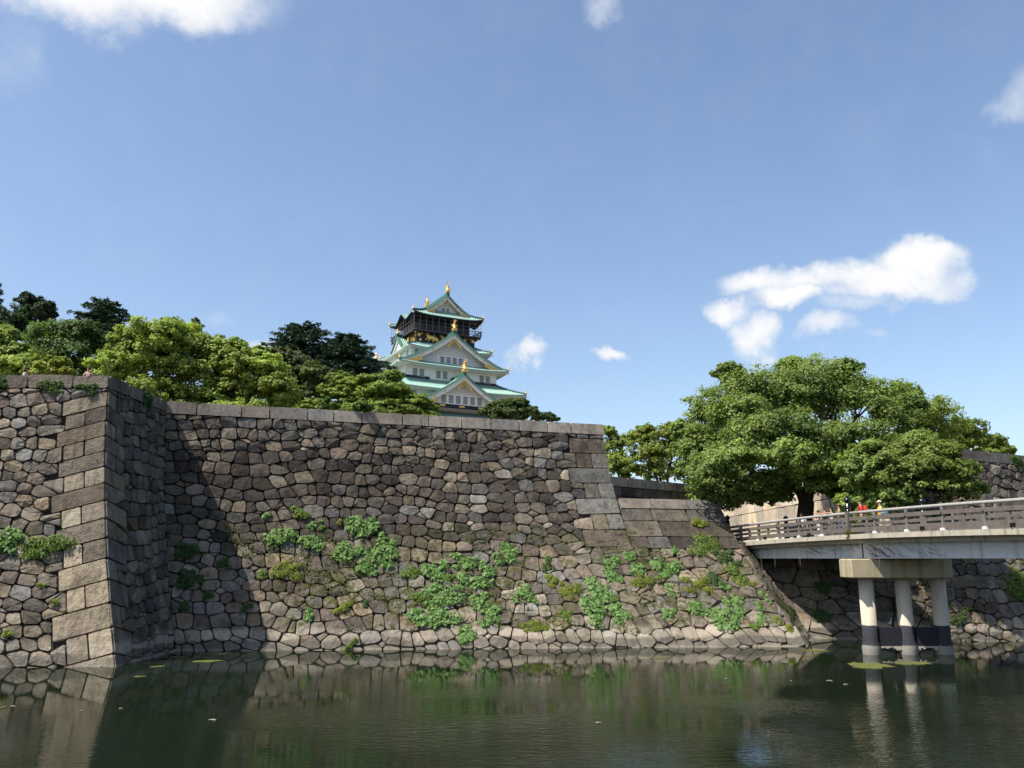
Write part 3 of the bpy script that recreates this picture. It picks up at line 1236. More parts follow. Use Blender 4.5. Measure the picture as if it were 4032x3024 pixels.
def crown_points(lobes, per, pad=(.20, .09), nsub=None, low=.35):
    P, N, G = [], [], []
    for (c, r) in lobes:
        g = rng.uniform(.74, 1.28)
        c = np.array(c)
        r = np.array(r)
        n = nsub or 46
        d = rand_dirs(n)
        flip = (d[:, 2] < 0) & (rng.random(n) > low)
        d[flip, 2] *= -1
        rad = rng.uniform(.42, 1.10, n)[:, None]
        sub = c + d * r * rad
        m = float((r[0] * r[1] * r[2]) ** (1 / 3))
        for i in range(n):
            G.append(np.full(per, g * rng.uniform(.85, 1.15)))
            k = rng.uniform(.7, 1.35)
            q = rand_dirs(per)
            rr_ = rng.random(per)[:, None] ** .45
            off = q * rr_ * np.array([pad[0], pad[0], pad[1]]) * m * k * 1.6
            P.append(sub[i] + off)
            N.append(d[i] * .55 + q * np.array([.5, .5, .3]) + np.array([0, 0, .55]) + rng.normal(size=(per, 3)) * .45)
    return np.concatenate(P), np.concatenate(N), np.concatenate(G)


def leaf_cols(n, base, var=.22, alt=None, pos=None):
    b = np.array(base)[None, :] * rng.uniform(1 - var, 1 + var, (n, 1))
    if alt is not None:
        k = rng.random((n, 1)) ** 1.5
        if pos is not None:
            w = np.sin(pos[:, 0] * .9 + 1.3) * np.sin(pos[:, 1] * .8) * np.sin(pos[:, 2] * 1.1 + .5)
            k = np.clip(k * .5 + (.5 + .5 * w)[:, None] * .6, 0, 1)
        b = b * (1 - k) + np.array(alt)[None, :] * k * rng.uniform(1 - var, 1 + var, (n, 1))
    return b


def limb(b, a, c, r0, r1, bend=.12, n=6, seg=7):
    a, c = Vector(a), Vector(c)
    L = (c - a).length
    pts, rads = [], []
    s = Vector((rnd.uniform(-1, 1), rnd.uniform(-1, 1), rnd.uniform(-.2, .9))) * L * bend
    for i in range(seg + 1):
        k = i / seg
        w = Vector((rnd.uniform(-1, 1), rnd.uniform(-1, 1), rnd.uniform(-1, 1))) * L * .012
        pts.append(a.lerp(c, k) + s * math.sin(math.pi * k) + (w if 0 < i < seg else Vector()))
        rads.append(r0 + (r1 - r0) * k ** .8)
    b.tube(pts, rads, n)
    return pts


def tree(name, label, lobes_px, Y, base_px, base_z, leaf, color, alt=None, group=None, per=70, nsub=64, tr=.35, forks=3, fork_h=.35,
         depth=.9, pad=(.18, .125), twigs=True, cat='tree', mat='leaf', var=.2, low=.35, bare=False):
    """lobes_px: (x, y, half width, half height[, distance]) of each mass of foliage, in photo pixels"""
    bx = at_y(base_px, 1800, Y).x
    base = Vector((bx, Y, base_z))
    root = empty(name, base, label, cat, group)
    lob = []
    for l in lobes_px:
        yy = l[4] if len(l) > 4 else Y + rnd.uniform(-.5, .5) * l[2] * Y / F_PX
        c = at_y(l[0], l[1], yy)
        k = yy / F_PX
        lob.append((c, (l[2] * k, l[2] * k * depth, l[3] * k)))
    b = MB()
    top = max(c.z for c, r in lob)
    ctr = sum((c for c, r in lob), Vector()) / len(lob)
    fk = base.lerp(Vector((ctr.x * .35 + base.x * .65, ctr.y, 0)), .5)
    fk.z = base_z + (top - base_z) * fork_h
    b.tube([base - Vector((0, 0, .4)), base + Vector((0, 0, .15)), base.lerp(fk, .5) + Vector((rnd.uniform(-.1, .1), 0, 0)), fk],
           [tr * 1.35, tr * 1.1, tr * .9, tr * .8], 10)
    b.build('trunk', M['bark'], root, smooth=True)
    b = MB()
    hubs = []
    for i in range(forks):
        sel = lob[i::forks]
        h = sum((c for c, r in sel), Vector()) / len(sel)
        h = fk.lerp(h, .55)
        pts = limb(b, fk - Vector((0, 0, .2)), h, tr * .62, tr * .36, .1)
        hubs.append(h)
    for i, (c, r) in enumerate(lob):
        h = min(hubs, key=lambda q: (q - c).length)
        limb(b, h, c, tr * .30, tr * .09, .15, 5)
        if twigs:
            for k in range(5):
                d = Vector((rnd.uniform(-1, 1), rnd.uniform(-1, 1), rnd.uniform(-.3, 1))).normalized()
                e = Vector((c.x + d.x * r[0] * .9, c.y + d.y * r[1] * .9, c.z + d.z * r[2] * .9))
                limb(b, h.lerp(c, .7), e, tr * .10, tr * .03, .12, 4, 4)
    b.build('branches', M['bark'], root, smooth=True)
    P, N, G = crown_points([(tuple(c), r) for c, r in lob], per, pad, nsub, low)
    cols = leaf_cols(len(P), color, var, alt, P) * G[:, None]
    me = leaf_mesh('foliage', leaf_quads(P, N, leaf, leaf * .62), cols)
    obj('crown', me, M[mat], root)
    return root


def conifer(name, label, px, Y, top_y, base_y, half_px, base_z, color, group=None, layers=9, lop=0.0, shape=.75, spray=.55, top_k=.12, thin=1.0):
    """dark cedar: tiers of level boughs with drooping sprays"""
    top = at_y(px, top_y, Y)
    low = at_y(px, base_y, Y)
    root = empty(name, (top.x, Y, base_z), label, 'tree', group)
    hw = half_px * Y / F_PX
    b = MB()
    b.tube([(top.x, Y, base_z - .3), (top.x, Y, low.z), (top.x + .1, Y, top.z - .2)], [.45, .36, .05], 8)
    b.build('trunk', M['bark'], root, smooth=True)
    b = MB()
    P, N, T = [], [], []
    Ht = top.z - low.z
    for i in range(layers):
        f = (i + .5) / layers
        z = low.z + Ht * f
        rad = hw * ((1 - f) ** shape + top_k)
        nb = int(9 + 6 * (1 - f))
        for k in range(nb):
            a = 2 * math.pi * (k + rnd.random()) / nb
            rr_ = rad * rnd.uniform(.62, 1.12) * (1 + lop * math.cos(a))
            d = Vector((math.cos(a), math.sin(a), rnd.uniform(.02, .22)))
            o = Vector((top.x, Y, z + rnd.uniform(-.3, .3) * Ht / layers))
            e = o + d * rr_
            b.tube([o, o.lerp(e, .5) + Vector((0, 0, .05 * rr_)), e], [.09, .06, .02], 5)
            n = int(130 * thin * max(.5, rr_ / 4))
            kk = rng.uniform(.22, 1.03, n)
            side = rng.normal(size=n) * .16 * rr_ * (1.15 - kk) + rng.normal(size=n) * .18
            s = Vector((-d.y, d.x, 0))
            p = np.array(o)[None] + np.array(d * rr_)[None] * kk[:, None] + np.array(s)[None] * side[:, None]
            p[:, 2] += .05 * rr_ * np.sin(kk * 3.1) - np.abs(side) * .25 - rng.random(n) * .28 + .08
            P.append(p)
            N.append(np.array([0, 0, 1.0])[None] + rng.normal(size=(n, 3)) * .45)
    b.build('boughs', M['bark'], root)
    P, N = np.concatenate(P), np.concatenate(N)
    cols = leaf_cols(len(P), color, .3)
    obj('crown', leaf_mesh('sprays', leaf_quads(P, N, spray, spray * .26, .25), cols), M['needle'], root)
    return root


CAM_G = (.110, .175, .050)
CAM_O = (0.075, 0.133, 0.029)
CAM_Y = (.225, .285, .070)
CAM_P = (0.145, 0.196, 0.038)
YEL_OLD = (0.257, 0.277, 0.035)
YEL2_OLD = (0.161, 0.210, 0.031)
YEL = (.275, .335, .072)
YEL2 = (.200, .270, .060)
DKG = (.026, .050, .020)
OLV = (0.119, 0.140, 0.053)
CED = (0.032, 0.067, 0.039)

tree('camphor_tree', 'broad dark green tree spreading over the far end of the bridge', [
    (3212, 1490, 165, 82, 57), (2962, 1535, 140, 88, 56), (2800, 1640, 112, 108, 56), (2910, 1640, 130, 90, 54), (3085, 1580, 130, 80, 56),
    (3270, 1580, 150, 95, 57), (3440, 1575, 125, 92, 57), (3520, 1660, 105, 100, 55), (2760, 1765, 105, 90, 55), (3090, 1690, 160, 75, 52),
    (2900, 1810, 150, 75, 52), (2840, 1885, 130, 70, 52), (3110, 1800, 140, 70, 51), (3210, 1865, 100, 60, 51), (3240, 1740, 130, 75, 52),
    (3370, 1730, 140, 75, 52), (3020, 1900, 110, 50, 54), (2960, 1720, 110, 65, 52), (3330, 1470 + 70, 100, 60, 59), (3470, 1830, 150, 80, 54),
    (3320, 1860, 130, 80, 55), (3010, 1950, 70, 32, 55), (2720, 1860, 60, 60, 55), (2870, 1470, 60, 40, 57), (3110, 1450, 60, 45, 58), (3330, 1455, 70, 40, 57), (2700, 1700, 55, 50, 56), (3600, 1600, 50, 40, 57), (3560, 1900, 120, 80, 53), (3450, 1930, 110, 60, 52), (3300, 1930, 80, 50, 53), (3150, 1560, 140, 90, 56), (3600, 1760, 90, 70, 54), (2860, 1955, 105, 45, 54), (2785, 1930, 75, 45, 54), (3060, 1930, 90, 40, 55), (3480, 1850, 110, 75, 46.5), (3570, 1880, 95, 85, 46.3), (3380, 1860, 90, 70, 47), (3500, 1960, 90, 50, 46.8)],
     56.4, 3140, 5.35, .22, CAM_G, CAM_Y, per=56, nsub=88, tr=.62, forks=5, fork_h=.22, var=.26, pad=(.19, .135), low=.5)
tree('spreading_tree', 'yellowish green low limbed tree right of the dark tree, above the railing', [
    (3690, 1800, 105, 60, 46.5), (3640, 1850, 90, 55, 46), (3760, 1870, 95, 60, 46), (3800, 1930, 75, 45, 46), (3660, 1925, 110, 50, 46.2),
    (3428, 1777, 90, 36, 47), (3580, 1790, 90, 45, 47)], 47.0, 3600, 5.35, .20, (.125, .175, .030), CAM_Y, per=56, nsub=80, tr=.22, fork_h=.35)
tree('young_tree', 'small bright green tree behind the black finial of the bridge', [
    (3390, 1925, 75, 60, 47.2), (3340, 1985, 60, 45, 47), (3430, 1990, 60, 50, 47), (3390, 2030, 80, 40, 47)],
     47.2, 3392, 5.35, .19, (.11, .18, .03), CAM_Y, per=60, nsub=57, tr=.10, fork_h=.3)
tree('young_tree', 'small green shrub beside the yellow shirted person behind the railing', [
    (3525, 1950, 48, 28, 46.3), (3545, 1985, 50, 30, 46.3), (3480, 1995, 40, 24, 46.3)], 46.4, 3530, 5.35, .17, (.08, .14, .028), CAM_Y, per=50, nsub=26,
     tr=.06, fork_h=.4)
tree('park_tree', 'green tree on the high ground right behind the broad dark tree', [
    (3640, 1640, 120, 95), (3560, 1570, 70, 60), (3700, 1700, 110, 75), (3620, 1740, 120, 60), (3580, 1660, 90, 80)], 72, 3640, 10.2, .25,
     (.115, .165, .030), CAM_Y, per=60, nsub=70, tr=.35)
tree('park_tree', 'yellow green small crowned tree behind the right wall coping', [
    (3790, 1700, 85, 55), (3830, 1745, 70, 40), (3770, 1760, 80, 40)], 76, 3800, 10.2, .25, (.15, .195, .034), YEL2, per=60, nsub=64, tr=.25)
tree('park_tree', 'low round yellow green tree over the right wall coping at the right edge', [
    (3905, 1750, 65, 38), (3950, 1780, 50, 25), (3880, 1785, 50, 25)], 78, 3910, 10.2, .24, (.15, .195, .034), YEL2, per=60, nsub=57, tr=.2)
tree('park_tree', 'light green airy tree right of the main wall corner', [
    (2420, 1760, 55, 60), (2440, 1830, 70, 55), (2500, 1740, 60, 45), (2400, 1700, 30, 25), (2480, 1850, 80, 40)], 82, 2440, 5.35, .26, (.14, .19, .03), YEL,
     per=46, nsub=48, tr=.25, low=.5)
tree('park_tree', 'yellow green airy tree against the left side of the broad dark tree', [
    (2590, 1720, 65, 55), (2560, 1790, 80, 50), (2640, 1790, 80, 70), (2600, 1860, 90, 40), (2540, 1700, 40, 30), (2650, 1710, 50, 50)], 80, 2600, 5.35, .26,
     (.15, .20, .03), YEL, per=46, nsub=51, tr=.28, low=.5)

# trees behind the left half of the wall
GT = 12.1
tree('zelkova_tree', 'large yellow green tree with dark limbs behind the inner wall corner', [
    (520, 1350, 95, 65), (620, 1310, 120, 55), (700, 1335, 100, 70), (450, 1440, 95, 55), (560, 1450, 120, 75), (690, 1450, 130, 85), (420, 1490, 70, 35),
    (590, 1540, 110, 55), (720, 1560, 110, 60), (500, 1400, 90, 60), (640, 1390, 110, 60), (600, 1600, 120, 50), (720, 1625, 110, 40), (540, 1570, 70, 50)], 60, 640, GT, .26, YEL, YEL2, per=58, nsub=70, tr=.42,
     forks=5, fork_h=.18, pad=(.18, .11), low=.45)
tree('zelkova_tree', 'widespread yellow green tree left of the dark cedars, above the wall', [
    (800, 1380, 105, 65), (890, 1400, 100, 60), (830, 1480, 120, 75), (960, 1445, 95, 65), (1040, 1460, 95, 75), (1075, 1535, 100, 60), (960, 1540, 120, 60),
    (850, 1575, 110, 45), (930, 1375, 50, 40), (1120, 1580, 60, 40), (1020, 1390, 40, 25), (900, 1625, 120, 35), (1010, 1615, 100, 40), (1100, 1630, 80, 30), (790, 1610, 80, 40)], 61, 862, GT, .26, YEL, YEL2, per=58, nsub=70, tr=.42, forks=5,
     fork_h=.12, pad=(.18, .11), low=.45)
tree('grey_leaved_tree', 'thin grey green tree showing above the yellow green tree', [
    (680, 1275, 50, 26), (750, 1300, 42, 34), (775, 1290, 25, 40), (720, 1320, 60, 30), (660, 1300, 30, 22), (785, 1345, 30, 25)], 92, 740, GT, .30, (.085, .105, .05), (.12, .14, .07), per=36,
     nsub=26, tr=.22)
tree('zelkova_tree', 'tall yellow green tree cut by the left edge of the picture', [
    (15, 1330, 60, 45), (50, 1400, 90, 50), (20, 1450, 110, 50), (-60, 1380, 110, 90), (110, 1425, 50, 30), (60, 1480, 110, 30), (-70, 1300, 60, 40)], 56, -20, GT, .25, YEL, YEL2, per=56, nsub=67, tr=.35)
tree('zelkova_tree', 'small layered yellow green tree between the two people on the wall', [
    (225, 1425, 45, 22), (190, 1450, 70, 24), (245, 1470, 55, 20), (150, 1475, 60, 18)], 50, 205, GT, .21, (.24, .27, .034), YEL2, per=52, nsub=34, tr=.14)
tree('round_tree', 'rounded mid green tree behind the man on the bastion', [
    (240, 1330, 120, 60), (330, 1320, 90, 60), (180, 1390, 90, 70), (290, 1400, 140, 80), (405, 1345, 50, 35), (330, 1455, 100, 50), (210, 1440, 90, 50), (300, 1500, 150, 40), (160, 1490, 110, 40)],
     70, 280, GT, .26, (.062, .115, .034), (.09, .14, .04), per=60, nsub=73, tr=.38)
tree('dark_tree', 'dark broadleaf tree in front of the far left cedar', [
    (115, 1190, 55, 32), (165, 1225, 52, 42), (195, 1245, 25, 32), (60, 1255, 80, 55), (120, 1310, 85, 55), (185, 1265, 25, 22), (40, 1320, 80, 50),
    (105, 1170, 25, 18)], 84, 110, GT, .30, (.040, .070, .034), (.03, .055, .026), per=46, nsub=64, tr=.4, low=.5)
conifer('cedar_tree', 'dark layered cedar cut by the left edge above the other trees', -30, 90, 1105, 1400, 120, GT, CED, layers=9, spray=.6)
conifer('cedar_tree', 'dark flat topped cedar above the rounded green tree', 415, 92, 1188, 1365, 150, GT, CED, layers=8, shape=.42, spray=.6, top_k=.1)
conifer('cedar_tree', 'tallest dark cedar left of the castle tower', 1192, 88, 1282, 1530, 175, GT, (.032, .062, .036), layers=12, shape=.50, spray=.55, top_k=.20, thin=1.25)
conifer('cedar_tree', 'shorter dark cedar touching the left side of the castle tower', 1365, 86, 1318, 1540, 165, GT, (.028, .054, .033), layers=11, lop=.12, shape=.48, thin=1.25,
        spray=.55, top_k=.14)
tree('olive_tree', 'dull olive green tree in front of the tallest cedar', [
    (1105, 1405, 55, 38), (1175, 1440, 75, 50), (1090, 1465, 65, 45), (1235, 1475, 65, 45), (1150, 1530, 90, 60), (1230, 1560, 70, 50), (1290, 1480, 45, 30), (1170, 1600, 100, 50)], 72, 1160,
     GT, .30, OLV, (.06, .08, .03), per=46, nsub=60, tr=.3, low=.5)
tree('clipped_tree', 'cloud shaped yellow green tree below the dark cedars', [
    (1332, 1490, 48, 26), (1357, 1510, 55, 32), (1400, 1530, 70, 34), (1300, 1540, 48, 36), (1340, 1560, 70, 40), (1410, 1580, 70, 38), (1300, 1610, 90, 35), (1400, 1625, 90, 30), (1220, 1615, 70, 35)], 66, 1350, GT, .21, (.16, .225, .045),
     (.21, .27, .05), per=60, nsub=64, tr=.2, pad=(.2, .08), low=.25)
tree('clipped_tree', 'cloud shaped green tree covering the left foot of the castle tower', [
    (1462, 1500, 58, 28), (1545, 1490, 48, 34), (1470, 1560, 80, 44), (1523, 1545, 85, 45), (1580, 1580, 75, 42), (1500, 1600, 90, 34), (1640, 1590, 55, 34), (1690, 1612, 40, 22), (1500, 1640, 100, 26), (1600, 1630, 90, 30), (1680, 1640, 60, 18)],
     65, 1530, GT, .21, (.145, .22, .045), (.21, .27, .05), per=62, nsub=67, tr=.25, pad=(.2, .08), low=.25)
tree('clipped_tree', 'low rounded dark green tree at the right foot of the castle tower', [
    (1985, 1608, 75, 27), (2040, 1598, 55, 26), (1940, 1628, 50, 22), (2080, 1625, 45, 28), (2010, 1635, 90, 24)], 80, 2010, GT, .24, (.065, .11, .03), (.075, .105, .026), per=56,
     nsub=60, tr=.22, low=.25)
tree('clipped_tree', 'small dark tree peeping over the coping right of the castle tower', [
    (2150, 1640, 45, 16), (2120, 1650, 40, 14), (2180, 1652, 26, 12)], 95, 2150, GT, .26, (.045, .075, .026), (.06, .09, .03), per=40, nsub=26, tr=.15)
for px, y, h, lab in ((1290, 1588, 34, 'pale feathery sapling against the coping, left of two saplings'), (1425, 1595, 40, 'spiky green sapling against the coping, below the shorter cedar')):
    tree('sapling', lab, [(px, y + 8, 34, h * .55), (px - 24, y + 20, 22, 14), (px + 26, y + 16, 24, 16), (px, y - 12, 14, h * .5)], 48.6, px, GT, .17, (.085, .15, .03), (.11, .17, .035), per=34,
         nsub=20, tr=.04, twigs=False)


# ---------------------------------------------------------------- plants growing on the walls
def leafy(name, label, S, px, py, wpx, hpx, kind, group, tm=None, cat='plant', push=.10):
    """a clump that grows out of the joints at this place on the wall"""
    s, t = S.find(px, py + hpx * .25, tmax=tm)
    p, n = S.p(s, t), S.n(s, t)
    k = p.y / F_PX
    rx, rz = wpx * k * .5, hpx * k * .5
    side = Vector((n.y, -n.x, 0)).normalized()
    upv = Vector((0, 0, 1))
    fw = Vector((n.x, n.y, 0)).normalized()
    wpx, hpx, rx, rz = wpx * 1.27, hpx * 1.25, rx * 1.27, rz * 1.25
    root = empty(name, p, label, cat, group)
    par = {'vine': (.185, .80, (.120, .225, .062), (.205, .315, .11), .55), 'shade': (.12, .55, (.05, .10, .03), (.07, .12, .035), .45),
           'fern': (.105, .42, (.16, .20, .028), (.21, .25, .04), .40), 'shrub': (.115, .60, (.10, .17, .03), (.16, .22, .04), .45),
           'ivy': (.105, .75, (.05, .115, .022), (.11, .17, .025), .55)}[kind]
    size, asp, c0, c1, dr = par
    a_leaf = size * size * asp * .5
    n_l = int(max(30, min(1200, math.pi * rx * rz / a_leaf * 2.7)))
    nl = max(3, int(wpx * hpx / 1000))
    # a clump is several tufts
    tu = [(rnd.uniform(-.78, .78), rnd.uniform(-.75, .7), rnd.uniform(.22, .55)) for _ in range(nl)] + [(0, .05, .5)]
    d = rand_dirs(n_l)
    w = rng.integers(0, len(tu), n_l)
    tx = np.array([q[0] for q in tu])[w]
    tz = np.array([q[1] for q in tu])[w]
    tr_ = np.array([q[2] for q in tu])[w]
    rad = rng.random(n_l) ** .4
    lx, lz = (tx + d[:, 0] * tr_ * rad) * rx, (tz + d[:, 2] * tr_ * rad) * rz
    flat = .30 if kind == 'ivy' else .85
    ly = np.abs(d[:, 1]) * tr_ * rad * min(rx, rz * 1.3) * flat + push
    # tops stand out further than the foot
    slope = max(0, n.z)
    P = np.array(p)[None] + lx[:, None] * np.array(side)[None] + lz[:, None] * np.array(upv)[None] + (ly - lz * slope / max(.3, math.sqrt(1 - slope ** 2)))[:, None] * np.array(fw)[None]
    lead = [(np.array(fw) * f + np.array(upv) * u) for f, u in ((.75, .55),)][0]
    N = lead[None] + d[:, :1] * np.array(side)[None] * .6 + d[:, 2:3] * np.array(upv)[None] * .35 + rng.normal(size=(n_l, 3)) * .33
    N /= np.linalg.norm(N, axis=1, keepdims=True)
    # heart or oval leaf hanging by its stalk
    T = np.array([0, 0, -1.0])[None] * dr + rand_dirs(n_l) * (1 - dr)
    T = T - (T * N).sum(1, keepdims=True) * N
    T /= np.linalg.norm(T, axis=1, keepdims=True)
    Sd = np.cross(N, T)
    L = (size * rng.uniform(.6, 1.25, n_l))[:, None]
    Wd = L * asp * .5
    cup = N * L * .12
    v = np.stack([P - T * L * .42, P - T * L * .30 + Sd * Wd * .8 - cup * .2, P + T * L * .05 + Sd * Wd - cup, P + T * L * .58,
                  P + T * L * .05 - Sd * Wd - cup, P - T * L * .30 - Sd * Wd * .8 - cup * .2], 1).reshape(-1, 3)
    base = np.arange(n_l)[:, None] * 6
    me = mesh_np('leaves', v, [base + np.array([[0, 1, 2, 3]]), base + np.array([[0, 3, 4, 5]])])
    cols = leaf_cols(n_l, c0, .22, c1)
    set_col(me, 'tint', np.repeat(np.concatenate([cols, np.ones((n_l, 1))], 1), 6, axis=0))
    obj('foliage', me, M['leaf'], root)
    b = MB()
    for q in tu[:8]:
        e = p + side * (q[0] * rx) + upv * (q[1] * rz) + fw * (push + .12 - q[1] * rz * slope)
        b.tube([p - fw * .05 - upv * rz * .4 * 0, p.lerp(e, .5) + fw * .10, e], [.014, .011, .006], 4)
    b.build('stems', M['bark'], root)
    return root


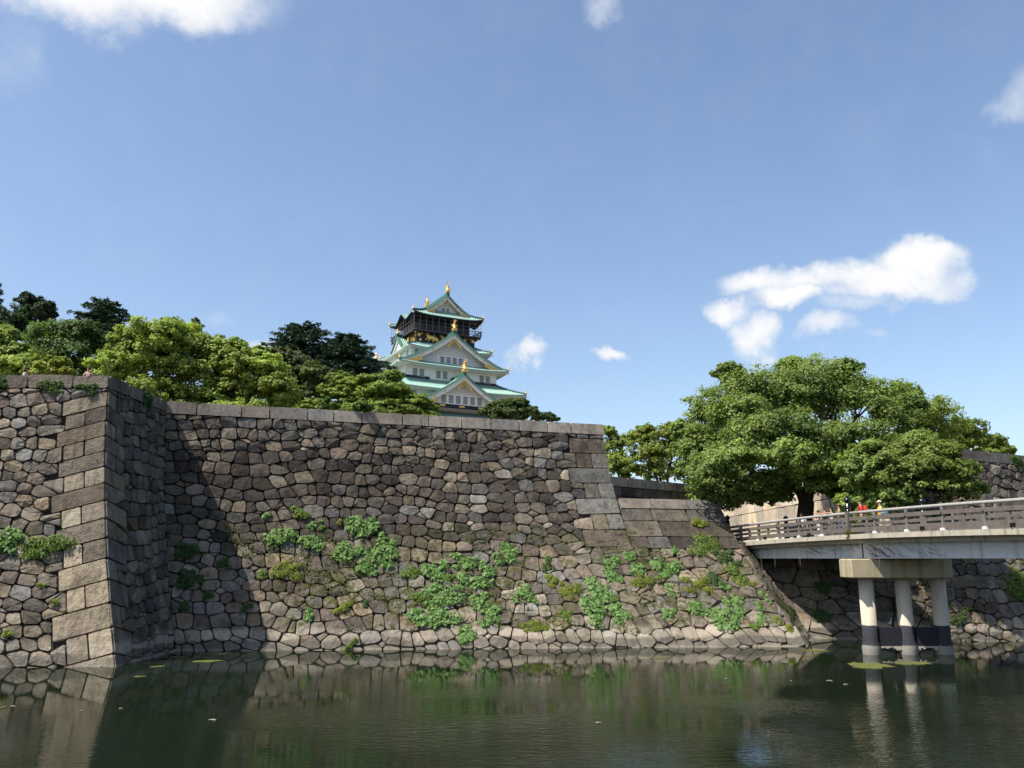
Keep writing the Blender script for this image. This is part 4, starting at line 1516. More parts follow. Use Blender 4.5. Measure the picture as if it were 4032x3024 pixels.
GV, GF = 'leafy plants rooted in the moat walls', 'small yellow green plants in the wall joints'
PL = [
    # surface, x, y, width, height, kind, label
    (S_m, 1192, 2003, 72, 52, 'shrub', 'topmost small yellow green shrub on the wall, above the heart leaved clumps'),
    (S_m, 1057, 2026, 34, 28, 'vine', 'tiny leafy tuft just above the leftmost bright clump'),
    (S_m, 1102, 2082, 98, 76, 'vine', 'bright heart leaved clump farthest left on the sunlit wall'),
    (S_m, 1226, 2053, 58, 36, 'vine', 'pale clump right of the leftmost bright clump, higher than it'),
    (S_m, 1272, 2070, 46, 32, 'shrub', 'small darker tuft touching the pale clump on its right'),
    (S_m, 1338, 2050, 24, 28, 'fern', 'little yellow fern left of the round bright bush'),
    (S_m, 1428, 2050, 116, 76, 'vine', 'round bright green bush high on the wall, largest of the upper plants'),
    (S_m, 1220, 2132, 92, 58, 'vine', 'pale heart leaved clump below the two small upper tufts'),
    (S_m, 1346, 2158, 82, 68, 'vine', 'pale drooping vine clump left of the two lobed vine mass'),
    (S_m, 1418, 2158, 60, 46, 'vine', 'narrow pale vine bridge joining two larger clumps'),
    (S_m, 1520, 2125, 92, 90, 'vine', 'tall bright vine mass with dark foot below the round bush'),
    (S_m, 1505, 2185, 110, 66, 'vine', 'hanging lower skirt of the tall bright vine mass'),
    (S_m, 1445, 2233, 66, 44, 'vine', 'small pale vine tuft hanging alone under the vine masses'),
    (S_m, 749, 2150, 78, 60, 'shade', 'dark fern clump in the shadow of the bastion, upper one'),
    (S_m, 745, 2258, 92, 58, 'shade', 'wide dark fern clump in the shadow of the bastion, lower one'),
    (S_m, 888, 2190, 42, 54, 'shade', 'dark tuft at the edge of the bastion shadow'),
    (S_m, 1133, 2230, 104, 58, 'fern', 'yellow green feathery fern on the mossy left part of the wall'),
    (S_m, 1020, 2246, 52, 34, 'shrub', 'small tuft on brown moss left of the feathery fern'),
    (S_m, 1078, 2250, 36, 28, 'shrub', 'tiny tuft beside the feathery fern on its lower left'),
    (S_m, 731, 2378, 46, 42, 'shade', 'low dark tuft in the shadow near the inner corner'),
    (S_m, 826, 2340, 48, 34, 'shade', 'dark tuft on grey stones in the shadow, right of the inner corner'),
    (S_m, 966, 2394, 42, 34, 'shade', 'dark green tuft just on the shadow line low on the wall'),
    (S_m, 1233, 2420, 42, 62, 'vine', 'upright bluish green plant low on the left wall'),
    (S_m, 1346, 2376, 62, 52, 'fern', 'small yellow fern low on the wall above the pale bottom course'),
    (S_m, 1432, 2372, 28, 42, 'shade', 'narrow dark tuft right of the small yellow fern'),
    (S_m, 1378, 2524, 42, 42, 'shrub', 'tuft growing just above the water in the bottom course'),
    (S_m, 1789, 2180, 42, 46, 'vine', 'small upright vine tuft under the castle tower, highest there'),
    (S_m, 2006, 2160, 96, 66, 'vine', 'compact heart leaved clump standing alone high in the middle wall'),
    (S_m, 1712, 2216, 80, 72, 'vine', 'drooping heart leaved clump below the castle, upper left of the big vine'),
    (S_m, 1830, 2202, 104, 52, 'vine', 'spreading vine clump right of the drooping clump, near the pale stone'),
    (S_m, 1608, 2238, 88, 48, 'shrub', 'dark small leaved bush with a pale vine on its left side'),
    (S_m, 1911, 2232, 62, 52, 'vine', 'vine top hanging from brown moss in the middle of the wall'),
    (S_m, 1872, 2280, 106, 62, 'vine', 'broad vine clump in the centre of the big vine growth'),
    (S_m, 1790, 2258, 70, 32, 'shrub', 'low dark bush linking two vine clumps in the centre'),
    (S_m, 1753, 2328, 150, 72, 'vine', 'long arching vine clump left of the centre of the wall'),
    (S_m, 1649, 2338, 68, 44, 'shrub', 'dark yellowish bush at the left end of the arching vine'),
    (S_m, 1889, 2358, 80, 64, 'vine', 'vine clump right of the arching vine, one step lower'),
    (S_m, 1640, 2405, 96, 58, 'vine', 'left half of the lowest wide vine band'),
    (S_m, 1738, 2412, 110, 62, 'vine', 'right half of the lowest wide vine band'),
    (S_m, 1929, 2416, 76, 64, 'vine', 'vine clump hanging right of the lowest wide band'),
    (S_m, 1848, 2464, 60, 68, 'vine', 'trailing vine tip reaching nearly down to the water'),
    (S_m, 2072, 2328, 88, 60, 'vine', 'bright clump under the lone compact clump, left of yellow ferns'),
    (S_m, 2182, 2270, 60, 42, 'fern', 'upper left half of the yellow green fern patch'),
    (S_m, 2230, 2305, 72, 62, 'fern', 'lower right half of the yellow green fern patch'),
    (S_m, 2106, 2440, 92, 44, 'fern', 'low fern patch on ochre mossy stones'),
    (S_m, 2219, 2425, 44, 36, 'shrub', 'small bush right of the low fern patch'),
    (S_m, 2146, 2192, 40, 64, 'ivy', 'thin ivy trail on a pinkish stone in the upper middle'),
    (S_m, 2414, 2210, 78, 84, 'vine', 'upper part of the tall vine column left of the terrace end'),
    (S_m, 2370, 2290, 96, 82, 'vine', 'lower part of the tall vine column, with a dark foot'),
    (S_m, 2340, 2390, 96, 96, 'vine', 'left of a pair of large low vine clumps'),
    (S_m, 2418, 2382, 86, 76, 'vine', 'right, rounder one of a pair of large low vine clumps'),
    (S_m, 2478, 2176, 50, 50, 'vine', 'top tuft of the winding vine below the terrace blocks'),
    (S_m, 2505, 2222, 72, 66, 'vine', 'winding vine clump below the terrace blocks'),
    (S_m, 2630, 2214, 108, 66, 'vine', 'dome shaped bright vine clump below the terrace'),
    (S_m, 2553, 2268, 104, 46, 'fern', 'yellow fern mat left under the dome shaped clump'),
    (S_m, 2761, 2134, 122, 76, 'shrub', 'large yellow green bush high beside the bridge abutment'),
    (S_m, 2734, 2040, 62, 40, 'fern', 'small yellow fern on the big terrace blocks'),
    (S_m, 2653, 2156, 28, 36, 'vine', 'tiny tuft in the joint under the terrace blocks'),
    (S_m, 2852, 2178, 82, 66, 'shade', 'dark leaved bush right at the bridge end'),
    (S_m, 2880, 2244, 58, 66, 'shrub', 'yellowish bush hanging below the bridge end'),
    (S_m, 2800, 2246, 54, 56, 'shade', 'dark trailing plant in the shadow under the bridge end bushes'),
    (S_m, 2752, 2292, 98, 46, 'fern', 'yellow fern spreading below the large bush at the abutment'),
    (S_m, 2847, 2290, 44, 36, 'vine', 'small vine tuft right of the spreading yellow fern'),
    (S_m, 2634, 2296, 40, 54, 'vine', 'small trailing vine in a dark joint below the dome shaped clump'),
    (S_m, 2910, 2296, 42, 24, 'fern', 'small fern on the corner ridge under the bridge, left one'),
    (S_m, 2962, 2286, 40, 30, 'fern', 'small fern on the corner ridge under the bridge, right one'),
    (S_m, 2734, 2372, 72, 58, 'vine', 'upper left bush of the cluster low near the corner'),
    (S_m, 2784, 2405, 62, 64, 'vine', 'dense middle bush of the cluster low near the corner'),
    (S_m, 2842, 2420, 84, 66, 'vine', 'lowest bush of the cluster low near the corner'),
    (S_m, 2894, 2378, 74, 80, 'vine', 'tall right bush of the cluster low near the corner'),
    (S_m, 2634, 2412, 60, 42, 'vine', 'light green bush alone left of the low cluster'),
    (S_m, 2983, 2372, 44, 42, 'vine', 'upper tuft on the sloping corner near the water'),
    (S_m, 3000, 2412, 52, 44, 'vine', 'middle tuft on the sloping corner near the water'),
    (S_m, 2978, 2458, 46, 34, 'shrub', 'lowest tuft on the sloping corner, just above the boulders'),
    (S_m, 3056, 2430, 38, 32, 'fern', 'rightmost tuft on the sloping corner ridge'),
    (S_bf, 20, 2112, 120, 96, 'vine', 'large leaved vine on the bastion cut by the left edge'),
    (S_bf, 185, 2124, 165, 78, 'shrub', 'broad flat bush of fine leaves growing out of the bastion'),
    (S_bf, 200, 1515, 90, 54, 'ivy', 'bright ivy spreading on the bastion coping'),
    (S_bf, 354, 1516, 78, 42, 'ivy', 'dark ivy on the bastion coping nearest its corner'),
    (S_bf, 10, 1497, 56, 70, 'ivy', 'ivy on the bastion coping at the left edge'),
    (S_br, 571, 1560, 64, 76, 'shade', 'dark ivy hanging on the shaded side of the bastion top'),
    (S_bf, 40, 2494, 46, 30, 'fern', 'small fern low on the bastion near the water'),
    (S_bf, 221, 2362, 46, 22, 'fern', 'small flat tuft in a joint above the long pale corner stone'),
    (S_bf, 178, 2308, 32, 26, 'fern', 'tiny tuft in the middle of the bastion, upper left of the flat tuft'),
    (S_r, 3990, 2262, 96, 112, 'shrub', 'yellow green bush on the wall right of the pier'),
    (S_r, 3998, 1808, 66, 44, 'ivy', 'ivy over the coping of the wall at the right edge'),
    (S_r, 3775, 2432, 60, 34, 'shade', 'dark tuft low on the wall right of the pier'),
    (S_a, 3240, 2420, 60, 60, 'shade', 'dark plant on the shaded bank left of the pier'),
    (S_a, 3110, 2390, 44, 50, 'shade', 'dark trailing plant on the shaded side of the corner ridge'),
    (S_a, 3250, 2300, 70, 46, 'shade', 'dark plant high on the bank under the girder'),
    (S_m, 3010, 2330, 36, 34, 'vine', 'small vine on the corner ridge between two ferns and the upper tuft'),
    (S_m, 3092, 2470, 34, 30, 'fern', 'tiny fern just above the two ochre boulders'),
]
for (S, x, y, w, h, k, lab) in PL:
    nm = {'vine': 'wall_vine', 'shade': 'shade_plant', 'fern': 'wall_fern', 'shrub': 'wall_shrub', 'ivy': 'ivy'}[k]
    leafy(nm, lab, S, x, y, w, h, k, GF if k == 'fern' else GV)


def joint_weeds(name, label, S, s0, s1, t0, t1, n, cols, seed):
    """loose small leaves, moss cushions and runners along the joints, too many to count"""
    r = np.random.default_rng(seed)
    P, N = [], []
    for i in range(n):
        s, t = r.uniform(s0, s1), t0 + (t1 - t0) * r.random() ** 1.15
        if math.sin(s * .75 + 1.0) + math.sin(t * 1.3 + s * .35) + r.normal() * .6 < .15:
            continue
        p, nn = np.array(S.p(s, t)), np.array(S.n(s, t))
        k = int(r.integers(8, 26))
        sd = np.array([nn[1], -nn[0], 0])
        sd /= np.linalg.norm(sd)
        q = p + sd * (r.normal(size=(k, 1)) * r.uniform(.08, .28)) + np.array([0, 0, 1.0]) * (r.normal(size=(k, 1)) * r.uniform(.05, .12)) + nn * (.05 + .09 * r.random((k, 1)))
        P.append(q)
        N.append(nn + np.array([0, 0, .6]) + r.normal(size=(k, 3)) * .5)
    P, N = np.concatenate(P), np.concatenate(N)
    o = obj(name, leaf_mesh('weeds', leaf_quads(P, N, .085, .05), leaf_cols(len(P), cols[0], .3, cols[1], P)), M['leaf'])
    tag(o, label, 'weeds', kind='stuff')


joint_weeds('joint_weeds', 'small weeds and moss spread along the joints of the moat wall', S_m, 3.0, 31.5, .9, 6.2, 1500, ((.085, .090, .022), (.11, .17, .03)), 5)
joint_weeds('joint_weeds', 'small dark weeds on the shaded bank under the bridge', S_a, .1, 10, .6, 4.6, 420, ((.05, .065, .018), (.07, .11, .025)), 8)
joint_weeds('joint_weeds', 'small weeds and moss along the joints of the right wall', S_r, .3, 11, .8, 5.0, 350, ((.075, .085, .022), (.10, .15, .03)), 6)


# ---------------------------------------------------------------- things on the water
def mat_shape(name, label, x, y, w, h, seed):
    r = random.Random(seed)
    c = at_z(x, y, 0.0)
    wx = w * c.y / F_PX * .5
    d1, d0 = at_z(x, y - h / 2, 0), at_z(x, y + h / 2, 0)
    wy = abs(d1.y - d0.y) * .5
    b = MB()
    for q in range(4):
        ox, oy, kx, ky = (r.uniform(-.45, .45), r.uniform(-.4, .4), r.uniform(.4, .7), r.uniform(.4, .7)) if q else (0, 0, .75, .6)
        n = 18
        pts = []
        for i in range(n):
            a = 2 * math.pi * i / n
            k = r.uniform(.6, 1.15)
            pts.append((c.x + (ox + math.cos(a) * kx * k) * wx, c.y + (oy + math.sin(a) * ky * k) * wy))
        b.add([(px_, py_, .012 + .003 * q) for px_, py_ in pts] + [(px_, py_, -.01) for px_, py_ in pts],
              [tuple(range(n))] + [(i, n + i, n + (i + 1) % n, (i + 1) % n) for i in range(n)])
    o = b.build(name, M['algae'])
    return tag(o, label, 'algae', 'floating algae mats')


for i, (x, y, w, h, lab) in enumerate((
        (840, 2574, 170, 6, 'long thin yellow algae streak in the inner corner, farther one'),
        (808, 2604, 150, 9, 'thicker yellow algae streak in the inner corner, nearer one'),
        (700, 2588, 60, 5, 'short algae streak left of the two long ones'),
        (615, 2625, 60, 7, 'small algae patch beside the bastion foot'),
        (555, 2664, 60, 5, 'algae streak in front of the dark bastion reflection'),
        (3440, 2622, 190, 30, 'large yellow green algae mat in front of the first pier column'),
        (3610, 2612, 170, 15, 'flat algae mat in front of the second pier column'),
        (3218, 2563, 95, 9, 'algae mat at the foot of the sloping corner'),
        (2600, 2592, 80, 8, 'faint algae mat before the right half of the wall'),
        (6, 2788, 24, 16, 'algae patch at the left edge of the picture'))):
    mat_shape('algae_mat', lab, x, y, w, h, 60 + i)
M['dry_leaf'] = mat_plain('pale_fallen_leaf', (.34, .32, .24), .8)
for x, y, w, lab in ((50, 2780, 30, 'by the algae patch at the left edge'), (475, 2789, 22, 'on the dark reflection of the bastion side'),
                     (320, 2797, 18, 'on the pale reflection of the bastion front'), (836, 2834, 50, 'with a trailing end, below the inner wall corner'),
                     (2860, 2672, 22, 'below the low plant cluster, nearer the camera one'), (2812, 2625, 16, 'close under the slabs below the low plant cluster'),
                     (3115, 2680, 14, 'alone in front of the sloping corner'), (3265, 2680, 40, 'longest one left of the pier reflection'),
                     (3330, 2694, 30, 'nearest the pier reflection'), (2355, 2845, 34, 'nearest the camera, in the middle'), (1365, 2610, 12, 'tiny one under the lowest left tuft')):
    c = at_z(x, y, .014)
    k = w * c.y / F_PX * .34
    b = MB()
    a = rnd.uniform(-.3, .3)
    b.box((c.x, c.y, .012), (k * 1.6, k * .5, .012), a, .003)
    b.add([(c.x - k, c.y - k * .2, .02), (c.x + k * .3, c.y - k * .35, .028), (c.x + k, c.y + k * .1, .02), (c.x, c.y + k * .3, .03)], [(0, 1, 2, 3)])
    o = b.build('floating_leaf', M['dry_leaf'])
    tag(o, 'pale leaf floating ' + lab, 'leaf', 'fallen leaves on the water')

# boulders along the water line at the sloping corner
rb = random.Random(91)
for x, y, w, h, lab in ((3110, 2508, 66, 44, 'ochre boulder at the tip of the sloping corner, left one'), (3162, 2512, 62, 42, 'ochre boulder at the tip of the sloping corner, right one'),
                        (2968, 2527, 40, 24, 'small boulder in the water below the lowest tuft, left one'), (3010, 2527, 46, 20, 'small flat boulder in the water below the lowest tuft'),
                        (2905, 2537, 46, 16, 'thin slab lying in the water left of the small boulders'), (2640, 2540, 66, 12, 'long thin slab lying in the water under the bright bush'),
                        (2770, 2538, 56, 12, 'pointed slab lying in the water under the low cluster'), (2840, 2536, 50, 12, 'flat slab in the water between two other slabs')):
    c = at_z(x, y + h * .5, 0)
    k = c.y / F_PX
    me = bpy.data.meshes.new('boulder')
    b = MB()
    b.ball((0, 0, 0), (w * k * .5, w * k * .4, h * k * .62), 10, 6)
    vs = [(v[0] * rb.uniform(.88, 1.12) + c.x, v[1] * rb.uniform(.88, 1.12) + c.y + w * k * .3, v[2] * rb.uniform(.9, 1.1) + h * k * .28) for v in b.v]
    me.from_pydata(vs, [], b.f)
    set_col(me, 'tint', [tint(rb, 1.35, .2)] * len(vs))
    tag(obj('boulder', me, M['stone']), lab, 'boulder')


# ---------------------------------------------------------------- castle tower
YAW = R(28)
CC = Vector((-18.55, 195.0, 11.3))
castle = empty('castle_tower', CC, 'white five storey castle tower with green tiled roofs and gold ornaments', 'castle')
castle.rotation_euler = (0, 0, YAW)
castle['local'] = 1
GZ = 12.1
M['plaster'] = mat_plain('white_plaster', (.74, .74, .72), .8, .06, 1.2)
M['roof'] = mat_plain('verdigris_tile', (.070, .158, .132), .5, .22, 2.5, spec=.4)
M['rib'] = mat_plain('verdigris_tile_roll', (.245, .40, .345), .45, .15, 2.5, spec=.45)
M['ridge'] = mat_plain('dark_verdigris_ridge', (.030, .105, .085), .5, .25, 3, spec=.4)
M['eave'] = mat_plain('eave_plaster', (.66, .67, .63), .85, .10, 1.5)
M['fascia'] = mat_plain('grey_fascia', (.26, .30, .275), .8, .15, 1.5)
M['gold'] = mat_plain('gold_leaf', (.80, .50, .15), .42, .2, 4, metal=.7, spec=.5)
M['lacquer'] = mat_plain('black_lacquer', (.012, .012, .018), .5, .3, 2)
M['lattice'] = mat_plain('grey_window', (.085, .095, .10), .6, .25, 6)
M['bar'] = mat_plain('window_bar', (.45, .47, .47), .7)
M['wood_dark'] = mat_plain('dark_balcony_wood', (.070, .066, .068), .8, .3, 4)
M['wire'] = mat_plain('net_wire', (.20, .20, .21), .6)
M['base_stone'] = mat_plain('castle_base_stone', (.25, .235, .21), .9, .3, .8)


def cb(b, name, mat, parent=None, smooth=False, kind=None):
    o = b.build(name, M[mat], parent or castle, smooth)
    if parent is not None:
        o.matrix_parent_inverse = Matrix()
    if kind:
        o['kind'] = kind
    return o


def zc(z):
    return z - GZ


def roof_z(ze, zi, v):
    return ze + (zi - ze) * (.72 * v + .28 * v * v)


def skirt(w, d, ze, wi, di, zi, lift=.55, bump=None, soffit='eave', th=.34, yo=0.0, rib_s=.52, dark=False):
    """hipped skirt roof: tiles, rolls, hip ridges, fascia, soffit and rafter tails"""
    ze, zi = zc(ze), zc(zi)
    sides = []
    for k in range(4):
        ho, hi, do_, di_ = ((w, wi, d, di) if k % 2 == 0 else (d, di, w, wi))
        sides.append((ho / 2, hi / 2, do_ / 2, di_ / 2, k))

    def pt(side, x, v, dzz=0.0):
        ho, hi, do_, di_, k = side
        hx = ho + (hi - ho) * v
        u = max(-1, min(1, x / hx))
        z = roof_z(ze, zi, v) + lift * abs(u) ** 4.5 * (1 - v) ** 1.4 + dzz
        if bump and k in bump[3]:
            a = x / (ho * bump[1])
            z += bump[0] * math.exp(-a * a * 2.2) * (1 - v) ** bump[2] - .25 * bump[0] * math.exp(-((abs(a) - 1.25) ** 2) * 4) * (1 - v) ** bump[2]
        y = -(do_ + (di_ - do_) * v)
        ang = -k * math.pi / 2
        c, s = math.cos(ang), math.sin(ang)
        return Vector((x * c - y * s, x * s + y * c + yo, z))
    surf, ribs, fas, sof, tails = MB(), MB(), MB(), MB(), MB()
    for sd in sides:
        ho, hi, do_, di_, k = sd
        nu, nv = 44, 5
        vs = [pt(sd, (ho + (hi - ho) * j / nv) * (2 * i / nu - 1), j / nv) for j in range(nv + 1) for i in range(nu + 1)]
        q = nu + 1
        surf.add(vs, [(j * q + i, j * q + i + 1, j * q + q + i + 1, j * q + q + i) for j in range(nv) for i in range(nu)])
        # fascia and soffit
        top = [pt(sd, ho * (2 * i / nu - 1), 0) for i in range(nu + 1)]
        bot = [p - Vector((0, 0, th)) for p in top]
        inn = []
        for i in range(nu + 1):
            p = pt(sd, (hi * 1.0) * (2 * i / nu - 1), 1.0)
            p.z = ze - th + .25
            inn.append(p)
        fas.add(top + bot, [(i, i + 1, q + i + 1, q + i) for i in range(nu)])
        sof.add(bot + inn, [(i, i + 1, q + i + 1, q + i) for i in range(nu)])
        n = int(2 * ho / rib_s)
        for i in range(n + 1):
            x = -ho + 2 * ho * (i + .5) / (n + 1)
            vm_ = 1.0 if abs(x) <= hi else (ho - abs(x)) / max(1e-6, ho - hi)
            if vm_ < .05:
                continue
            seg = 4
            prof = []
            for j in range(seg + 1):
                v = vm_ * j / seg
                a, c2, e = pt(sd, x - .13, v), pt(sd, x, v, .15), pt(sd, x + .13, v)
                prof += [a, c2, e]
            fs = []
            for j in range(seg):
                fs += [(j * 3, j * 3 + 1, j * 3 + 4, j * 3 + 3), (j * 3 + 1, j * 3 + 2, j * 3 + 5, j * 3 + 4)]
            fs.append((0, 2, 1))
            ribs.add(prof, fs)
            if abs(x) < ho * .97:
                p0, p1 = pt(sd, x, .02), pt(sd, x, .14)
                p0.z -= th + .10
                p1.z = p0.z + .06
                tails.bar(p0, p1, .20, .20)
        # hip ridge to the corner
        pts = [pt(sd, -(ho + (hi - ho) * v), v, .10) for v in (0, .15, .35, .6, .8, 1)]
        hip = MB()
        hip.tube([p + Vector((0, 0, .1)) for p in pts], [.16, .20, .22, .22, .22, .22], 6)
        cb(hip, 'hip_ridge', 'ridge', smooth=True)
    cb(surf, 'roof', 'roof')
    cb(ribs, 'tile_rolls', 'rib', kind='stuff')
    cb(fas, 'fascia', 'fascia' if soffit == 'eave' else soffit)
    cb(sof, 'soffit', soffit)
    cb(tails, 'rafter_tails', soffit, kind='stuff')
    for sd in sides:
        p = pt(sd, -sd[0] * .985, 0.02)
        g_ = MB()
        g_.lathe(p + Vector((0, 0, .15)), [(.24, 0), (.28, .15), (.18, .40), (.10, .55), (.16, .70), (.05, .95), (.0, 1.05)], 8)
        cb(g_, 'corner_ornament', 'gold')
        g_ = MB()
        g_.box(p + Vector((0, 0, -th - .28)), (.42, .42, .34), bevel=.05)
        cb(g_, 'corner_rafter_cap', 'eave')


def fish(p, h, rz, name='roof_fish'):
    """gold dolphin-fish on the ridge end: body curls up into a fanned tail"""
    b = MB()
    c, s = math.cos(rz), math.sin(rz)

    def T(x, y, z):
        return Vector((p[0] + x * c - y * s, p[1] + x * s + y * c, p[2] + z))
    b.box(T(0, 0, .12 * h), (.42 * h, .34 * h, .26 * h), rz, .03 * h)
    b.tube([T(0, -.10 * h, .28 * h), T(0, .02 * h, .36 * h), T(0, .08 * h, .52 * h), T(0, .03 * h, .70 * h), T(0, -.06 * h, .84 * h), T(0, -.05 * h, .96 * h)],
           [.13 * h, .17 * h, .15 * h, .11 * h, .07 * h, .02 * h], 8)
    b.ball(T(0, -.15 * h, .26 * h), (.12 * h, .13 * h, .11 * h), 8, 6)
    for k in (-1, 1):
        b.add([T(k * .12 * h, 0, .40 * h), T(k * .30 * h, .05 * h, .50 * h), T(k * .28 * h, .06 * h, .62 * h), T(k * .10 * h, .06 * h, .56 * h)], [(0, 1, 2, 3)])
        b.add([T(0, -.03 * h, .80 * h), T(k * .17 * h, -.10 * h, .98 * h), T(k * .08 * h, -.06 * h, 1.10 * h), T(0, -.04 * h, .92 * h)], [(0, 1, 2, 3)])
    for k in range(4):
        z = .42 + .13 * k
        b.add([T(0, .16 * h - .03 * k * h, z * h), T(0, .30 * h - .05 * k * h, (z + .10) * h), T(0, .12 * h - .03 * k * h, (z + .12) * h)], [(0, 1, 2)])
    cb(b, name, 'gold')


def window(c, nrm, w, h, bars=4, split=True):
    """recessed grey lattice window in a white frame; nrm is the outward axis ('f' front, 'l' left)"""
    if nrm == 'f':
        f = lambda a, o, z: Vector((c[0] + a, c[1] - o, c[2] + z))
        bx = lambda b, a, o, z, sa, so, sz: b.box(f(a, o, z), (sa, so, sz))
    else:
        f = lambda a, o, z: Vector((c[0] - o, c[1] + a, c[2] + z))
        bx = lambda b, a, o, z, sa, so, sz: b.box(f(a, o, z), (so, sa, sz))
    b = MB()
    bx(b, 0, .02, 0, w, .06, h)
    win = cb(b, 'window', 'lattice')
    b = MB()
    for k in range(bars):
        a = -w / 2 + w * (k + .5) / bars
        bx(b, a, .08, 0, w / bars * .34, .05, h)
    bx(b, 0, .085, h * .16, w, .05, .07)
    bx(b, 0, .085, -h * .2, w, .05, .07)
    cb(b, 'window_bars', 'bar', win)
    b = MB()
    for a, z, sa, sz in ((0, h / 2 + .05, w + .2, .10), (0, -h / 2 - .05, w + .2, .10), (-w / 2 - .05, 0, .10, h), (w / 2 + .05, 0, .10, h)):
        bx(b, a, .07, z, sa, .10, sz)
    cb(b, 'window_frame', 'plaster', win)


def gable(cx, cy, zb, hw, rise, depth, face, lattice=True, wins=0, win_sz=(1.0, 1.6), win_z=.2, win_gap=1.5, band=True, ov=.75, crest=1.0, fish_h=2.4, inset_=.9, back_fish=False,
          crests=True):
    """roofed triangular gable; face 'f' looks to the front, 'l' to the left side, 'r' to the right"""
    ang = {'f': 0, 'l': -math.pi / 2, 'r': math.pi / 2, 'b': math.pi}[face]
    c, s = math.cos(ang), math.sin(ang)

    def T(x, y, z):
        return Vector((cx + x * c - y * s, cy + x * s + y * c, zc(zb) + z))

    def pz(a):
        a = abs(a)
        return rise * (.70 * (1 - a) + .30 * (1 - a) ** 2) + .35 * max(0, a - .86) ** 1.0 * 2
    nx, ny = 12, 6
    surf, ribs, verge, beads, board, ridge, wall = MB(), MB(), MB(), MB(), MB(), MB(), MB()
    for sd in (-1, 1):
        vs = [T(sd * hw * i / nx, -ov + (depth + ov) * j / ny, pz(i / nx)) for j in range(ny + 1) for i in range(nx + 1)]
        q = nx + 1
        surf.add(vs, [(j * q + i, j * q + i + 1, j * q + q + i + 1, j * q + q + i) for j in range(ny) for i in range(nx)])
        n = int((depth + ov) / .5)
        for k in range(n):
            y = -ov + .55 + k * .5
            if y > depth:
                break
            vs, fs = [], []
            for i in range(nx + 1):
                vs += [T(sd * hw * i / nx, y - .12, pz(i / nx)), T(sd * hw * i / nx, y, pz(i / nx) + .15), T(sd * hw * i / nx, y + .12, pz(i / nx))]
            for i in range(nx):
                fs += [(i * 3, i * 3 + 1, i * 3 + 4, i * 3 + 3), (i * 3 + 1, i * 3 + 2, i * 3 + 5, i * 3 + 4)]
            ribs.add(vs, fs)
        for off, rad in ((-ov + .12, .24), (-ov + .55, .20)):
            verge.tube([T(sd * hw * i / nx, off, pz(i / nx) + .16) for i in range(nx + 1)], rad, 6)
        nb = int(hw * 1.25 / .42)
        for i in range(nb):
            a = (i + .7) / (nb + .5)
            p = T(sd * hw * a, -ov - .12, pz(a) - .10)
            beads.ball(p, (.13, .13, .13), 6, 4)
        # white barge board
        vs = []
        bw = .62 + .03 * hw
        for i in range(nx + 1):
            a = i / nx
            for (dy, dz_) in ((-ov + .22, -.14), (-ov + .22, -.14 - bw), (-ov + .50, -.14 - bw), (-ov + .50, -.14)):
                vs.append(T(sd * hw * a, dy, pz(a) + dz_))
        fs = []
        for i in range(nx):
            fs += [(i * 4 + k, i * 4 + (k + 1) % 4, i * 4 + 4 + (k + 1) % 4, i * 4 + 4 + k) for k in range(4)]
        board.add(vs, fs)
    # under side and wall
    k = [i / nx for i in range(-nx, nx + 1)]
    vs = [T(a * hw, -ov + .2, pz(a) - .12) for a in k] + [T(a * hw, inset_ + .1, pz(a) - .12) for a in k]
    q = len(k)
    surf.add(vs, [(i, i + 1, q + i + 1, q + i) for i in range(q - 1)])
    vs = [T(a * hw, inset_, pz(a) - .14) for a in k] + [T(a * hw, inset_, -.6) for a in k]
    wall.add(vs, [(i, i + 1, q + i + 1, q + i) for i in range(q - 1)])
    ridge.box(T(0, (depth - ov) / 2, rise + .35), (.55, depth + ov, .75) if face in 'fb' else (depth + ov, .55, .75), 0, .08)
    ridge.box(T(0, -ov + .05, rise + .30), (.8, .4, 1.0) if face in 'fb' else (.4, .8, 1.0), 0, .08)
    cb(surf, 'gable_roof', 'roof')
    cb(ribs, 'tile_rolls', 'rib', kind='stuff')
    cb(verge, 'verge_roll', 'ridge', smooth=True)
    cb(beads, 'verge_tile_ends', 'rib', kind='stuff')
    cb(board, 'barge_board', 'plaster')
    cb(wall, 'gable_wall', 'plaster')
    cb(ridge, 'gable_ridge', 'ridge')
    if fish_h:
        fish(T(0, -ov + .25, rise + .72), fish_h, ang)
        if back_fish:
            fish(T(0, depth - .2, rise + .72), fish_h, ang + math.pi)

    def relief(name, mat, polys, y0, y1):
        b = MB()
        for pl in polys:
            n = len(pl)
            vs = [T(x, y0, z) for x, z in pl] + [T(x, y1, z) for x, z in pl]
            b.add(vs, [tuple(range(n)), tuple(range(2 * n - 1, n - 1, -1))] + [(i, n + i, n + (i + 1) % n, (i + 1) % n) for i in range(n)])
        return cb(b, name, mat)
    if lattice:
        b = MB()
        st_ = .40
        z = .55
        while z < rise - 1.6:
            hwid = hw * (1 - (z + 1.0) / (rise * .86)) if rise > 0 else 0
            x = st_ * .5
            while x < hwid:
                for sd in (-1, 1):
                    if wins and abs(z - win_z) < win_sz[1] * .62 and x < wins * win_gap * .5 + .3:
                        continue
                    p = T(sd * x, inset_ - .03, z)
                    b.box(p, (.15, .06, .15) if face in 'fb' else (.06, .15, .15))
                x += st_
            z += st_
        cb(b, 'lattice_openings', 'lattice', kind='stuff')
    for i in range(wins):
        a = (i - (wins - 1) / 2) * win_gap
        p = T(a, inset_, win_z)
        window(p, face, win_sz[0], win_sz[1])
